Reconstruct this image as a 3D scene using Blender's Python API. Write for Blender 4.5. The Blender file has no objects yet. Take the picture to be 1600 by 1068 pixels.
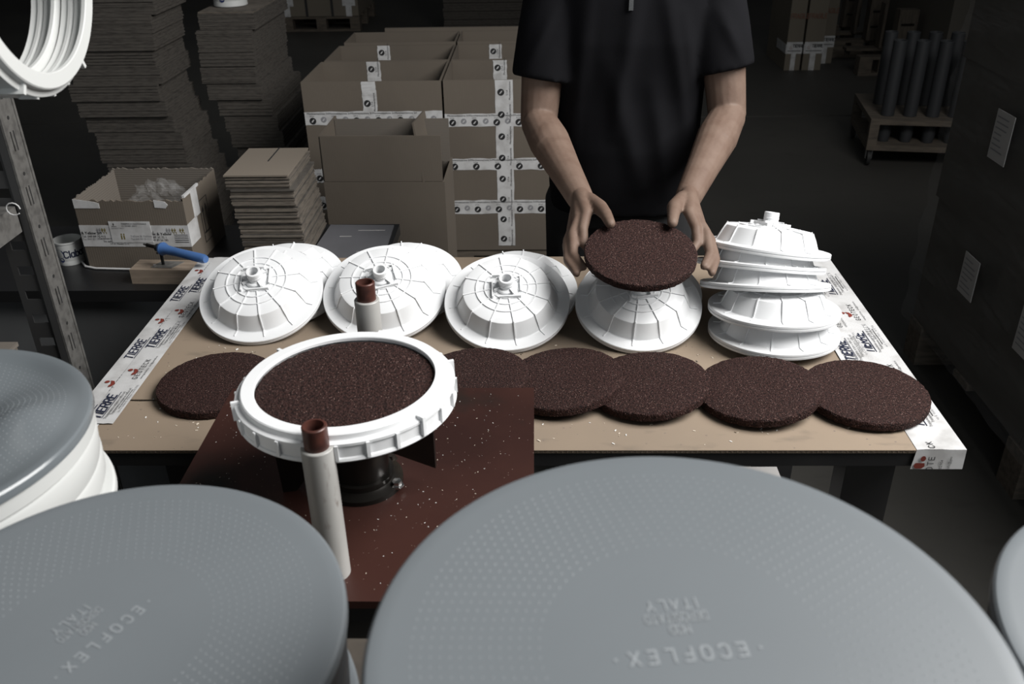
import bpy, bmesh, math, random
from mathutils import Vector, Matrix
import numpy as np

random.seed(7)
SC = bpy.context.scene
COL = SC.collection
PI = math.pi
V = Vector

# ------------------------------------------------------------------ camera
CAM_O = V((0, 0, 1.6))
FPX = 1402.0
YAW, PITCH, ROLL = (math.radians(a) for a in (1.797, 28.745, -1.066))
_F = V((-math.sin(YAW) * math.cos(PITCH), math.cos(YAW) * math.cos(PITCH), -math.sin(PITCH)))
_R0 = _F.cross(V((0, 0, 1))).normalized()
_U0 = _R0.cross(_F)
_R = _R0 * math.cos(ROLL) + _U0 * math.sin(ROLL)
_U = -_R0 * math.sin(ROLL) + _U0 * math.cos(ROLL)
cam = bpy.data.cameras.new('camera')
cam.sensor_fit = 'HORIZONTAL'
cam.sensor_width = 36
cam.lens = FPX / 1600 * 36
cam.clip_start = 0.02
cam.dof.use_dof = True
cam.dof.focus_distance = 1.65
cam.dof.aperture_fstop = 10.0
camo = bpy.data.objects.new('camera', cam)
COL.objects.link(camo)
camo.matrix_world = Matrix(((_R.x, _U.x, -_F.x, 0), (_R.y, _U.y, -_F.y, 0), (_R.z, _U.z, -_F.z, CAM_O.z), (0, 0, 0, 1)))
SC.camera = camo

# ------------------------------------------------------------------ world, light, exposure
w = bpy.data.worlds.new('world')
SC.world = w
w.use_nodes = True
w.node_tree.nodes['Background'].inputs[0].default_value = (0.92, 0.97, 1.0, 1)
w.node_tree.nodes['Background'].inputs[1].default_value = 0.075


def area_light(name, loc, target, sx, sy, power, color=(1, 1, 1), spread=180):
    L = bpy.data.lights.new(name, 'AREA')
    L.shape = 'RECTANGLE'
    L.size, L.size_y = sx, sy
    L.energy = power
    L.color = color
    L.spread = math.radians(spread)
    o = bpy.data.objects.new(name, L)
    COL.objects.link(o)
    o.location = loc
    o.rotation_euler = (V(target) - V(loc)).to_track_quat('-Z', 'Y').to_euler()
    return o


# daylight falling in through a high skylight over the work place, on the right
area_light('skylight', (1.88, 0.92, 3.0), (0.0, 1.25, 0.8), 1.9, 1.8, 145, (1.0, 0.985, 0.965), 155)
# added fill light far behind the camera, brightens the faces turned to it
area_light('front_fill', (-0.6, -5.5, 3.2), (0, 1.2, 0.9), 4.0, 3.0, 70, (0.9, 0.96, 1.0))

SC.view_settings.view_transform = 'Standard'
SC.view_settings.look = 'None'
SC.view_settings.gamma = 1
SC.view_settings.exposure = 0.03


def px(x, y, Y=None, z=None):
    """point of the place seen at photo pixel (x, y) at depth Y or height z"""
    d = _F + _R * ((x - 800) / FPX) + _U * ((534 - y) / FPX)
    t = Y / d.y if Y is not None else (z - CAM_O.z) / d.z
    return CAM_O + d * t


# ------------------------------------------------------------------ materials
def mat(name, col, rough=0.6, metal=0.0, noise=None, bump=None, spec=0.5, coat=0.0, alpha=None, sheen=0.0, speck=None, trans=0.0):
    m = bpy.data.materials.new(name)
    m.use_nodes = True
    nt = m.node_tree
    N, L = nt.nodes, nt.links
    b = N['Principled BSDF']
    b.inputs['Base Color'].default_value = (*col, 1)
    b.inputs['Roughness'].default_value = rough
    b.inputs['Metallic'].default_value = metal
    b.inputs['Specular IOR Level'].default_value = spec
    b.inputs['Coat Weight'].default_value = coat
    b.inputs['Coat Roughness'].default_value = 0.15
    if sheen:
        b.inputs['Sheen Weight'].default_value = sheen
    if alpha is not None:
        b.inputs['Alpha'].default_value = alpha
    if trans:
        b.inputs['Transmission Weight'].default_value = trans
    tc = N.new('ShaderNodeTexCoord')
    src = None
    layers = []
    if noise:
        layers = noise if isinstance(noise, list) else [noise]
    for (sc, c2, lo, hi, stretch) in layers:
        mp = N.new('ShaderNodeMapping')
        mp.inputs['Scale'].default_value = stretch
        L.new(tc.outputs['Object'], mp.inputs['Vector'])
        nz = N.new('ShaderNodeTexNoise')
        nz.inputs['Scale'].default_value = sc
        nz.inputs['Detail'].default_value = 6
        L.new(mp.outputs[0], nz.inputs['Vector'])
        rp = N.new('ShaderNodeMapRange')
        rp.inputs[1].default_value = lo
        rp.inputs[2].default_value = hi
        L.new(nz.outputs['Fac'], rp.inputs[0])
        mx = N.new('ShaderNodeMix')
        mx.data_type = 'RGBA'
        L.new(rp.outputs[0], mx.inputs[0])
        if src is None:
            mx.inputs[6].default_value = (*col, 1)
        else:
            L.new(src, mx.inputs[6])
        mx.inputs[7].default_value = (*c2, 1)
        src = mx.outputs[2]
    if speck:
        sc, c2, thr, keep = speck
        vo = N.new('ShaderNodeTexVoronoi')
        vo.inputs['Scale'].default_value = sc
        L.new(tc.outputs['Object'], vo.inputs['Vector'])
        sp = N.new('ShaderNodeSeparateColor')
        L.new(vo.outputs['Color'], sp.inputs[0])
        g = N.new('ShaderNodeMath'); g.operation = 'GREATER_THAN'; g.inputs[1].default_value = keep
        L.new(sp.outputs[0], g.inputs[0])
        l = N.new('ShaderNodeMath'); l.operation = 'LESS_THAN'; l.inputs[1].default_value = thr
        L.new(vo.outputs['Distance'], l.inputs[0])
        mu = N.new('ShaderNodeMath'); mu.operation = 'MULTIPLY'
        L.new(g.outputs[0], mu.inputs[0]); L.new(l.outputs[0], mu.inputs[1])
        mx = N.new('ShaderNodeMix'); mx.data_type = 'RGBA'
        L.new(mu.outputs[0], mx.inputs[0])
        if src is None:
            mx.inputs[6].default_value = (*col, 1)
        else:
            L.new(src, mx.inputs[6])
        mx.inputs[7].default_value = (*c2, 1)
        src = mx.outputs[2]
    if src is not None:
        L.new(src, b.inputs['Base Color'])
    if bump:
        kind, sc, strength, dist = bump[:4]
        stretch = bump[4] if len(bump) > 4 else (1, 1, 1)
        mp = N.new('ShaderNodeMapping')
        mp.inputs['Scale'].default_value = stretch
        L.new(tc.outputs['Object'], mp.inputs['Vector'])
        if kind == 'noise':
            t = N.new('ShaderNodeTexNoise'); t.inputs['Scale'].default_value = sc; t.inputs['Detail'].default_value = 5
            out = t.outputs['Fac']
        elif kind == 'voronoi':
            t = N.new('ShaderNodeTexVoronoi'); t.inputs['Scale'].default_value = sc
            out = t.outputs['Distance']
        else:
            t = N.new('ShaderNodeTexWave'); t.inputs['Scale'].default_value = sc; t.inputs['Distortion'].default_value = 0.4
            t.bands_direction = kind[-1].upper()
            out = t.outputs['Fac']
        L.new(mp.outputs[0], t.inputs['Vector'])
        bp = N.new('ShaderNodeBump')
        bp.inputs['Strength'].default_value = strength
        bp.inputs['Distance'].default_value = dist
        L.new(out, bp.inputs['Height'])
        L.new(bp.outputs[0], b.inputs['Normal'])
    return m


ONE = (1, 1, 1)
M = {}
M['white'] = mat('white_plastic', (0.715, 0.725, 0.735), 0.40, noise=(9, (0.67, 0.68, 0.69), 0.45, 0.75, ONE))
M['white2'] = mat('offwhite_and_dimmed_plastic', (0.52, 0.53, 0.52), 0.42)
M['membrane'] = mat('grey_rubber', (0.135, 0.150, 0.161), 0.42, noise=(3.5, (0.118, 0.132, 0.142), 0.35, 0.7, ONE), bump=('noise', 60, 0.03, 0.001))
M['glossy'] = mat('glossy_grey_rubber', (0.135, 0.150, 0.161), 0.2, noise=(5, (0.115, 0.13, 0.14), 0.35, 0.7, ONE))
M['dot'] = mat('membrane_dot', (0.172, 0.189, 0.201), 0.5)
M['letter'] = mat('membrane_letter', (0.225, 0.243, 0.256), 0.5)
M['grit'] = mat('brown_grit', (0.036, 0.017, 0.0145), 0.8, noise=(260, (0.011, 0.0055, 0.005), 0.42, 0.62, ONE),
                bump=('voronoi', 420, 0.9, 0.0016), speck=(620, (0.22, 0.145, 0.125), 0.34, 0.92), spec=0.15)
M['card'] = mat('table_cardboard', (0.235, 0.182, 0.132), 0.8, noise=[(2.2, (0.185, 0.145, 0.108), 0.42, 0.72, ONE), (14, (0.15, 0.12, 0.09), 0.60, 0.78, (1, 2.2, 1))],
                bump=('noise', 40, 0.12, 0.002), speck=(95, (0.16, 0.125, 0.10), 0.16, 0.86))
M['cardedge'] = mat('cardboard_edge', (0.24, 0.19, 0.145), 0.9, bump=('wave_x', 120, 0.8, 0.002))
M['carton'] = mat('carton_brown', (0.118, 0.098, 0.077), 0.8, noise=(3, (0.10, 0.083, 0.066), 0.4, 0.7, ONE), bump=('wave_x', 55, 0.06, 0.002))
M['carton_in'] = mat('carton_inside', (0.125, 0.109, 0.092), 0.85, bump=('wave_z', 55, 0.15, 0.002))
M['sheet'] = mat('flat_cardboard', (0.12, 0.102, 0.083), 0.9, noise=(30, (0.066, 0.056, 0.046), 0.45, 0.7, (1, 1, 8)))
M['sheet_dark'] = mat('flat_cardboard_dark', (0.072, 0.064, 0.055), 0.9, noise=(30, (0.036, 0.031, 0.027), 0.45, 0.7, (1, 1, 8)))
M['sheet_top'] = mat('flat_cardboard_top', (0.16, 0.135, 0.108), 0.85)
M['tape'] = mat('white_tape', (0.53, 0.53, 0.53), 0.3, noise=(26, (0.40, 0.395, 0.39), 0.45, 0.68, (1, 1, 1)), bump=('noise', 30, 0.12, 0.002), coat=0.3)
M['navy'] = mat('navy_print', (0.012, 0.016, 0.04), 0.5)
M['black_print'] = mat('black_print', (0.014, 0.014, 0.015), 0.5)
M['grey_print'] = mat('grey_print', (0.22, 0.22, 0.23), 0.6)
M['red_print'] = mat('red_print', (0.17, 0.032, 0.022), 0.5)
M['rust_print'] = mat('faded_red_print', (0.16, 0.07, 0.045), 0.7)
M['olive_print'] = mat('olive_print', (0.16, 0.13, 0.03), 0.6)
M['blue_print'] = mat('blue_print', (0.02, 0.03, 0.10), 0.5)
M['black_steel'] = mat('black_steel', (0.012, 0.012, 0.013), 0.4, noise=(12, (0.02, 0.02, 0.02), 0.5, 0.8, ONE))
M['oily'] = mat('oily_black_steel', (0.022, 0.02, 0.018), 0.28, metal=0.6, noise=(20, (0.05, 0.04, 0.03), 0.55, 0.8, ONE), bump=('noise', 80, 0.1, 0.001))
M['rust'] = mat('red_brown_primer', (0.040, 0.0165, 0.0130), 0.40, noise=[(4.5, (0.024, 0.0105, 0.0088), 0.40, 0.7, ONE), (5.5, (0.013, 0.0115, 0.010), 0.55, 0.68, ONE)],
                bump=('noise', 120, 0.06, 0.001), speck=(420, (0.20, 0.14, 0.12), 0.2, 0.965), spec=0.22)
M['rust_pipe'] = mat('rusty_pipe', (0.085, 0.03, 0.022), 0.42, metal=0.2, noise=(60, (0.04, 0.016, 0.013), 0.45, 0.7, ONE))
M['sleeve'] = mat('white_pipe', (0.38, 0.375, 0.36), 0.4, noise=[(18, (0.30, 0.295, 0.28), 0.45, 0.7, (1, 1, 0.3)), (40, (0.15, 0.12, 0.1), 0.66, 0.74, (1, 1, 0.4))])
M['galv'] = mat('galvanised_steel', (0.20, 0.195, 0.185), 0.45, metal=0.5, noise=(70, (0.13, 0.126, 0.12), 0.42, 0.66, ONE))
M['galv_dark'] = mat('steel_shade', (0.07, 0.07, 0.07), 0.55, metal=0.4)  # darker galvanised steel: shade of the rack's camera-side faces put into the colour
M['wood'] = mat('pale_wood', (0.24, 0.19, 0.145), 0.7, noise=(10, (0.17, 0.133, 0.10), 0.4, 0.65, (1, 9, 9)))
M['wood_dark'] = mat('pallet_wood', (0.105, 0.086, 0.066), 0.85, noise=(9, (0.055, 0.046, 0.037), 0.4, 0.7, (1, 6, 6)))
M['bench'] = mat('black_bench_top', (0.009, 0.009, 0.0095), 0.35)
M['benchboard'] = mat('dark_board', (0.05, 0.041, 0.032), 0.85, noise=(40, (0.028, 0.023, 0.018), 0.4, 0.7, ONE))
M['panel'] = mat('grey_panel', (0.105, 0.108, 0.11), 0.6, noise=(6, (0.085, 0.087, 0.089), 0.4, 0.7, ONE))
M['greyboard'] = mat('grey_board', (0.12, 0.12, 0.13), 0.5, noise=(5, (0.09, 0.09, 0.096), 0.4, 0.7, ONE))
M['blue'] = mat('blue_plastic', (0.055, 0.125, 0.30), 0.35)
M['chrome'] = mat('bright_steel', (0.55, 0.55, 0.55), 0.25, metal=1.0)
M['cable'] = mat('white_cable', (0.5, 0.5, 0.5), 0.5)
M['shirt'] = mat('black_cotton', (0.0062, 0.0062, 0.0074), 0.9, noise=(5, (0.008, 0.008, 0.0095), 0.4, 0.7, ONE), spec=0.08, bump=('noise', 300, 0.2, 0.001))
M['trouser'] = mat('black_trousers', (0.009, 0.009, 0.01), 0.9)
M['skin'] = mat('skin', (0.150, 0.102, 0.078), 0.62, noise=(28, (0.122, 0.078, 0.058), 0.4, 0.7, ONE), bump=('noise', 160, 0.25, 0.0015), spec=0.3)
M['hair'] = mat('dark_hair', (0.02, 0.014, 0.01), 0.6, bump=('noise', 90, 0.6, 0.004))
M['eye'] = mat('eye_white', (0.6, 0.6, 0.58), 0.3)
M['lip'] = mat('lip', (0.35, 0.16, 0.13), 0.5)
M['tube'] = mat('grey_tube', (0.030, 0.032, 0.035), 0.5)
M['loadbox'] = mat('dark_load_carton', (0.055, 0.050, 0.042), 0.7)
M['paper'] = mat('label_paper', (0.42, 0.41, 0.40), 0.6)
M['film'] = mat('stretch_film', (0.5, 0.5, 0.5), 0.18, alpha=0.10, bump=('noise', 9, 0.6, 0.02, (1, 1, 7)))
M['bag'] = mat('clear_bag', (0.6, 0.6, 0.6), 0.15, alpha=0.07, bump=('noise', 40, 0.8, 0.01))
M['floor'] = mat('concrete_floor', (0.050, 0.0475, 0.042), 0.6, noise=[(1.1, (0.038, 0.036, 0.032), 0.4, 0.7, ONE), (9, (0.036, 0.034, 0.03), 0.58, 0.75, (1, 3, 1))], bump=('noise', 20, 0.05, 0.004))
M['wall'] = mat('dark_wall', (0.05, 0.05, 0.05), 0.8, noise=(2, (0.04, 0.04, 0.04), 0.4, 0.7, ONE))
M['fragile'] = mat('tall_carton', (0.15, 0.13, 0.10), 0.8, noise=(3, (0.13, 0.112, 0.088), 0.4, 0.7, ONE))
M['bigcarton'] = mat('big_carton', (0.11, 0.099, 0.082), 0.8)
M['chip'] = mat('shaving', (0.62, 0.55, 0.46), 0.6)
M['chipw'] = mat('white_shaving', (0.72, 0.72, 0.70), 0.5)
M['rubber'] = mat('black_rubber', (0.015, 0.015, 0.015), 0.7)


# ------------------------------------------------------------------ mesh builder
class MB:
    def __init__(s):
        s.v, s.f, s.m, s.sm = [], [], [], []
        s.mats = []

    def _mi(s, m):
        if m not in s.mats:
            s.mats.append(m)
        return s.mats.index(m)

    def add(s, verts, faces, m, T=None, smooth=False):
        b = len(s.v)
        for p in verts:
            p = V(p)
            s.v.append(tuple(T @ p) if T is not None else tuple(p))
        k = s._mi(m)
        for f in faces:
            s.f.append([b + i for i in f])
            s.m.append(k)
            s.sm.append(smooth)
        return s

    def box(s, lo, hi, m, T=None):
        x0, y0, z0 = lo
        x1, y1, z1 = hi
        vs = [(x0, y0, z0), (x1, y0, z0), (x1, y1, z0), (x0, y1, z0), (x0, y0, z1), (x1, y0, z1), (x1, y1, z1), (x0, y1, z1)]
        fs = [(0, 3, 2, 1), (4, 5, 6, 7), (0, 1, 5, 4), (1, 2, 6, 5), (2, 3, 7, 6), (3, 0, 4, 7)]
        return s.add(vs, fs, m, T)

    def lathe(s, prof, m, seg=64, T=None, smooth=True, closed=False):
        """prof: list of (r, z) from outside/bottom on; r == 0 makes a pole"""
        vs, fs, rows = [], [], []
        for (r, z) in prof:
            if r < 1e-7:
                rows.append([len(vs)]); vs.append((0, 0, z))
            else:
                rows.append(list(range(len(vs), len(vs) + seg)))
                for k in range(seg):
                    a = 2 * PI * k / seg
                    vs.append((r * math.cos(a), r * math.sin(a), z))
        pairs = list(zip(rows, rows[1:]))
        if closed:
            pairs.append((rows[-1], rows[0]))
        for A, B in pairs:
            for k in range(seg):
                k2 = (k + 1) % seg
                if len(A) == 1 and len(B) == 1:
                    continue
                if len(A) == 1:
                    fs.append((A[0], B[k2], B[k]))
                elif len(B) == 1:
                    fs.append((A[k], A[k2], B[0]))
                else:
                    fs.append((A[k], A[k2], B[k2], B[k]))
        return s.add(vs, fs, m, T, smooth)

    def tube(s, pts, rad, m, seg=12, smooth=True, T=None, cap=True):
        pts = [V(p) for p in pts]
        n = len(pts)
        rr = rad if isinstance(rad, (list, tuple)) else [rad] * n
        vs, fs = [], []
        up = None
        for i, p in enumerate(pts):
            d = (pts[min(i + 1, n - 1)] - pts[max(i - 1, 0)]).normalized()
            if up is None:
                up = V((0, 0, 1)) if abs(d.z) < 0.9 else V((1, 0, 0))
            a = d.cross(up).normalized()
            up = a.cross(d).normalized()
            for k in range(seg):
                t = 2 * PI * k / seg
                vs.append(p + (a * math.cos(t) + up * math.sin(t)) * rr[i])
        for i in range(n - 1):
            for k in range(seg):
                k2 = (k + 1) % seg
                fs.append((i * seg + k, i * seg + k2, (i + 1) * seg + k2, (i + 1) * seg + k))
        if cap:
            fs.append(tuple(range(seg)))
            fs.append(tuple((n - 1) * seg + k for k in reversed(range(seg))))
        return s.add(vs, fs, m, T, smooth)

    def prism(s, poly, z0, z1, m, T=None):
        n = len(poly)
        vs = [(x, y, z0) for x, y in poly] + [(x, y, z1) for x, y in poly]
        fs = [tuple(reversed(range(n))), tuple(range(n, 2 * n))]
        fs += [(k, (k + 1) % n, n + (k + 1) % n, n + k) for k in range(n)]
        return s.add(vs, fs, m, T)

    def mesh(s, name, fix=True):
        me = bpy.data.meshes.new(name)
        me.from_pydata(s.v, [], s.f)
        for k in s.mats:
            me.materials.append(M[k])
        me.polygons.foreach_set('material_index', s.m)
        me.polygons.foreach_set('use_smooth', s.sm)
        if fix:
            bm = bmesh.new(); bm.from_mesh(me)
            bmesh.ops.recalc_face_normals(bm, faces=bm.faces)
            bm.to_mesh(me); bm.free()
        me.update()
        if any(s.sm):
            try:
                me.set_sharp_from_angle(angle=math.radians(26))
            except Exception:
                pass
        return me

    def build(s, name, parent=None, T=None, fix=True):
        return link(name, s.mesh(name, fix), parent, T)


def link(name, data, parent=None, T=None):
    o = bpy.data.objects.new(name, data)
    COL.objects.link(o)
    if parent is not None:
        o.parent = parent
    if T is not None:
        o.matrix_local = T if isinstance(T, Matrix) else Matrix.Translation(T)
    return o


def tag(o, label=None, cat=None, group=None, kind=None):
    if label: o['label'] = label
    if cat: o['category'] = cat
    if group: o['group'] = group
    if kind: o['kind'] = kind
    return o


def thing(name, label, cat, T=None, group=None):
    o = link(name, None, None, T)
    o.empty_display_size = 0.05
    return tag(o, label, cat, group)


def TR(loc, rz=0.0, tilt=0.0, az=0.0):
    """placement: spin rz, then the axis leans by tilt towards direction az in plan"""
    ax = V((-math.sin(az), math.cos(az), 0))
    return Matrix.Translation(V(loc)) @ Matrix.Rotation(tilt, 4, ax) @ Matrix.Rotation(rz, 4, 'Z')


_tc = {}


def text_geo(s, size):
    if s not in _tc:
        cu = bpy.data.curves.new('t', 'FONT')
        cu.body = s
        cu.resolution_u = 2
        cu.align_x = 'LEFT'
        ob = bpy.data.objects.new('t', cu)
        COL.objects.link(ob)
        bpy.context.view_layer.update()
        dg = bpy.context.evaluated_depsgraph_get()
        me = bpy.data.meshes.new_from_object(ob.evaluated_get(dg))
        vs = [tuple(v.co) for v in me.vertices]
        fs = [tuple(p.vertices) for p in me.polygons]
        bpy.data.objects.remove(ob)
        bpy.data.curves.remove(cu)
        bpy.data.meshes.remove(me)
        _tc[s] = (vs, fs)
    vs, fs = _tc[s]
    xs = [v[0] for v in vs]
    return [(v[0] * size, v[1] * size, v[2]) for v in vs], fs, (max(xs) - min(xs)) * size


def frame(o, xdir, ydir):
    x = V(xdir).normalized()
    z = x.cross(V(ydir)).normalized()
    y = z.cross(x)
    return Matrix(((x.x, y.x, z.x, o[0]), (x.y, y.y, z.y, o[1]), (x.z, y.z, z.z, o[2]), (0, 0, 0, 1)))


def put_text(mb, s, size, T, m, wide=1.0, at=(0, 0), center=False, bold=0.0):
    vs, fs, wd = text_geo(s, size)
    ox = at[0] - (wd * wide / 2 if center else 0)
    mb.add([(ox + x * wide, at[1] + y, 0) for x, y, z in vs], fs, m, T)
    if bold:
        mb.add([(ox + x * wide + bold, at[1] + y, 0.00003) for x, y, z in vs], fs, m, T)
        mb.add([(ox + x * wide + bold * .5, at[1] + y + bold * .9, 0.00006) for x, y, z in vs], fs, m, T)
    return wd * wide


SANS = {
    'A': (.62, [[(0, 0), (.31, 1), (.62, 0)], [(.12, .34), (.50, .34)]]),
    'C': (.60, [[(.6, .84), (.43, 1), (.16, 1), (0, .82), (0, .18), (.16, 0), (.43, 0), (.6, .16)]]),
    'D': (.60, [[(0, 0), (0, 1), (.36, 1), (.6, .76), (.6, .24), (.36, 0), (0, 0)]]),
    'E': (.54, [[(.54, 1), (0, 1), (0, 0), (.54, 0)], [(0, .52), (.46, .52)]]),
    'F': (.52, [[(.52, 1), (0, 1), (0, 0)], [(0, .52), (.44, .52)]]),
    'G': (.62, [[(.6, .84), (.43, 1), (.16, 1), (0, .82), (0, .18), (.16, 0), (.43, 0), (.61, .18), (.61, .46), (.36, .46)]]),
    'I': (.12, [[(.06, 0), (.06, 1)]]),
    'K': (.58, [[(0, 0), (0, 1)], [(.55, 1), (0, .42)], [(.2, .62), (.58, 0)]]),
    'L': (.50, [[(0, 1), (0, 0), (.5, 0)]]),
    'M': (.74, [[(0, 0), (0, 1), (.37, .35), (.74, 1), (.74, 0)]]),
    'O': (.62, [[(.16, 0), (.46, 0), (.62, .2), (.62, .8), (.46, 1), (.16, 1), (0, .8), (0, .2), (.16, 0)]]),
    'P': (.58, [[(0, 0), (0, 1), (.42, 1), (.58, .86), (.58, .62), (.42, .48), (0, .48)]]),
    'R': (.60, [[(0, 0), (0, 1), (.42, 1), (.58, .86), (.58, .62), (.42, .48), (0, .48)], [(.3, .48), (.6, 0)]]),
    'S': (.58, [[(.56, .84), (.42, 1), (.15, 1), (0, .86), (0, .66), (.15, .54), (.44, .46), (.58, .34), (.58, .15), (.44, 0), (.15, 0), (0, .16)]]),
    'T': (.60, [[(0, 1), (.6, 1)], [(.3, 1), (.3, 0)]]),
    'X': (.60, [[(0, 0), (.6, 1)], [(0, 1), (.6, 0)]]),
    'Y': (.60, [[(0, 1), (.3, .5), (.6, 1)], [(.3, .5), (.3, 0)]]),
    'l': (.06, [[(.03, 0), (.03, 1.05)]]),
    'a': (.46, [[(.44, .16), (.3, 0), (.12, 0), (0, .16), (0, .54), (.12, .7), (.3, .7), (.44, .54)], [(.45, .72), (.45, 0)]]),
    'b': (.46, [[(0, 1.05), (0, 0)], [(.02, .16), (.15, 0), (.33, 0), (.46, .16), (.46, .54), (.33, .7), (.15, .7), (.02, .54)]]),
    'e': (.46, [[(0, .36), (.46, .36), (.46, .54), (.33, .7), (.13, .7), (0, .54), (0, .16), (.13, 0), (.33, 0), (.45, .12)]]),
    'r': (.30, [[(0, 0), (0, .7)], [(0, .5), (.14, .68), (.30, .7)]]),
}


def sans_quads(s, h, wide=1.0, gap=.22, th=.15):
    """list of quads (4 points) of an even-stroked sans lettering with cap height h, and its width"""
    out, x = [], 0.0
    for ch in s:
        if ch not in SANS:
            x += .4
            continue
        wd, strokes = SANS[ch]
        for st_ in strokes:
            for (a, b) in zip(st_, st_[1:]):
                d = V((b[0] - a[0], b[1] - a[1]))
                if d.length < 1e-6:
                    continue
                d.normalize()
                n = V((-d.y, d.x)) * th / 2
                e = d * th * .42
                P = [V(a) - e + n, V(a) - e - n, V(b) + e - n, V(b) + e + n]
                out.append([((x + q.x) * h * wide, q.y * h) for q in P])
        x += wd + gap
    return out, (x - gap) * h * wide


def put_sans(mb, s, h, T, m, wide=1.0, gap=.22, th=.15, at=(0, 0), center=False):
    Q, wd = sans_quads(s, h, wide, gap, th)
    ox = at[0] - (wd / 2 if center else 0)
    for k, q in enumerate(Q):
        mb.add([(ox + x, at[1] + y, .00001 * (k % 4)) for x, y in q], [(0, 1, 2, 3)], m, T)
    return wd


def quad(mb, x0, y0, x1, y1, m, T, z=0.0):
    mb.add([(x0, y0, z), (x1, y0, z), (x1, y1, z), (x0, y1, z)], [(0, 1, 2, 3)], m, T)


def logo_round(mb, x, y, r, T, m='black_print'):
    """round black badge with a pale slanting leaf"""
    n = 18
    for i in range(n):
        a, b = 2 * PI * i / n, 2 * PI * (i + 1) / n
        mb.add([(x + r * math.cos(a), y + r * math.sin(a), 0), (x + r * math.cos(b), y + r * math.sin(b), 0), (x, y, 0)], [(0, 1, 2)], m, T)
    leaf = [(-.62, -.62), (-.1, -.45), (.3, 0), (.62, .62), (.1, .45), (-.3, 0)]
    mb.add([(x + p * r * .8, y + q * r * .8, 0.0004) for p, q in leaf], [tuple(range(6))], 'tape', T)


# ================================================================== the setting
mb = MB()
JY = 6.05
mb.box((-7, -6.5, -0.1), (8, JY - 0.012, 0), 'floor')
mb.box((-7, JY + 0.012, -0.1), (8, 14, 0), 'floor')
mb.box((-7, JY - 0.012, -0.1), (8, JY + 0.012, -0.012), 'floor')
tag(mb.build('floor'), 'dark stained concrete hall floor with a joint line', kind='structure')
mb = MB(); mb.box((-7, 14, 0), (8, 14.2, 5), 'wall')
tag(mb.build('wall_back'), 'dark far wall of the warehouse', kind='structure')
mb = MB(); mb.box((-7.2, -6.5, 0), (-7, 14.2, 5), 'wall')
tag(mb.build('wall_left'), 'dark left wall of the warehouse', kind='structure')
mb = MB(); mb.box((8, -6.5, 0), (8.2, 14.2, 5), 'wall')
tag(mb.build('wall_right'), 'dark right wall of the warehouse', kind='structure')

# ================================================================== workbench with taped cardboard cover
TX0, TX1, TY0, TY1, TZ = -0.759, 0.644, 1.116, 1.856, 0.80
wb = thing('workbench', 'black steel workbench covered with cardboard and edged with printed white tape', 'workbench', (0, 0, 0))
mb = MB(); mb.box((TX0, TY0 + 0.004, TZ - 0.032), (TX1, TY1, TZ - 0.006), 'black_steel')
mb.build('table_top', wb)
for (x, y) in ((0.505, 1.20), (0.505, 1.68), (-0.62, 1.20), (-0.62, 1.68)):
    mb = MB(); mb.box((x, y, 0.0), (x + 0.08, y + 0.05, TZ - 0.032), 'black_steel')
    mb.build('leg', wb)
mb = MB(); mb.box((-0.54, 1.21, 0.18), (0.505, 1.24, 0.22), 'black_steel'); mb.build('stretcher', wb)
mb = MB(); mb.box((-0.54, 1.69, 0.18), (0.505, 1.72, 0.22), 'black_steel'); mb.build('stretcher', wb)
# two cardboard sheets with a ragged joint between them, fluted edge towards the camera


def card_sheet(x0, x1, y0, y1, ragged=False):
    mb = MB()
    n = 60
    z0, z1 = TZ - 0.006, TZ
    top, bot = [], []
    for i in range(n + 1):
        x = x0 + (x1 - x0) * i / n
        yy = y1 - (random.random() * 0.004 if ragged else 0)
        top.append((x, yy))
    poly = [(x0, y0), (x1, y0)] + list(reversed(top))
    mb.prism(poly, z0 + 0.004, z1, 'card')
    mb.prism([(x0, y0 + .001), (x1, y0 + .001), (x1, y1 - .002), (x0, y1 - .002)], z0, z0 + 0.0012, 'card')
    # flutes
    k = int((x1 - x0) / 0.0075)
    for i in range(k):
        xa = x0 + (x1 - x0) * i / k
        wv = (x1 - x0) / k
        mb.add([(xa, y0 + .0006, z0 + .0012), (xa + wv * .5, y0 + .0006, z0 + .004), (xa + wv * .72, y0 + .0006, z0 + .004), (xa + wv * .22, y0 + .0006, z0 + .0012),
                (xa, y0 + .03, z0 + .0012), (xa + wv * .5, y0 + .03, z0 + .004), (xa + wv * .72, y0 + .03, z0 + .004), (xa + wv * .22, y0 + .03, z0 + .0012)],
               [(0, 1, 2, 3), (0, 4, 5, 1), (3, 2, 6, 7)], 'cardedge')
    return mb


card_sheet(TX0 + 0.004, TX1 - 0.072, TY0, 1.258, True).build('cardboard_sheet', wb)
card_sheet(TX0 + 0.004, TX1 - 0.004, 1.262, TY1 - 0.002, False).build('cardboard_sheet', wb)


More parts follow.
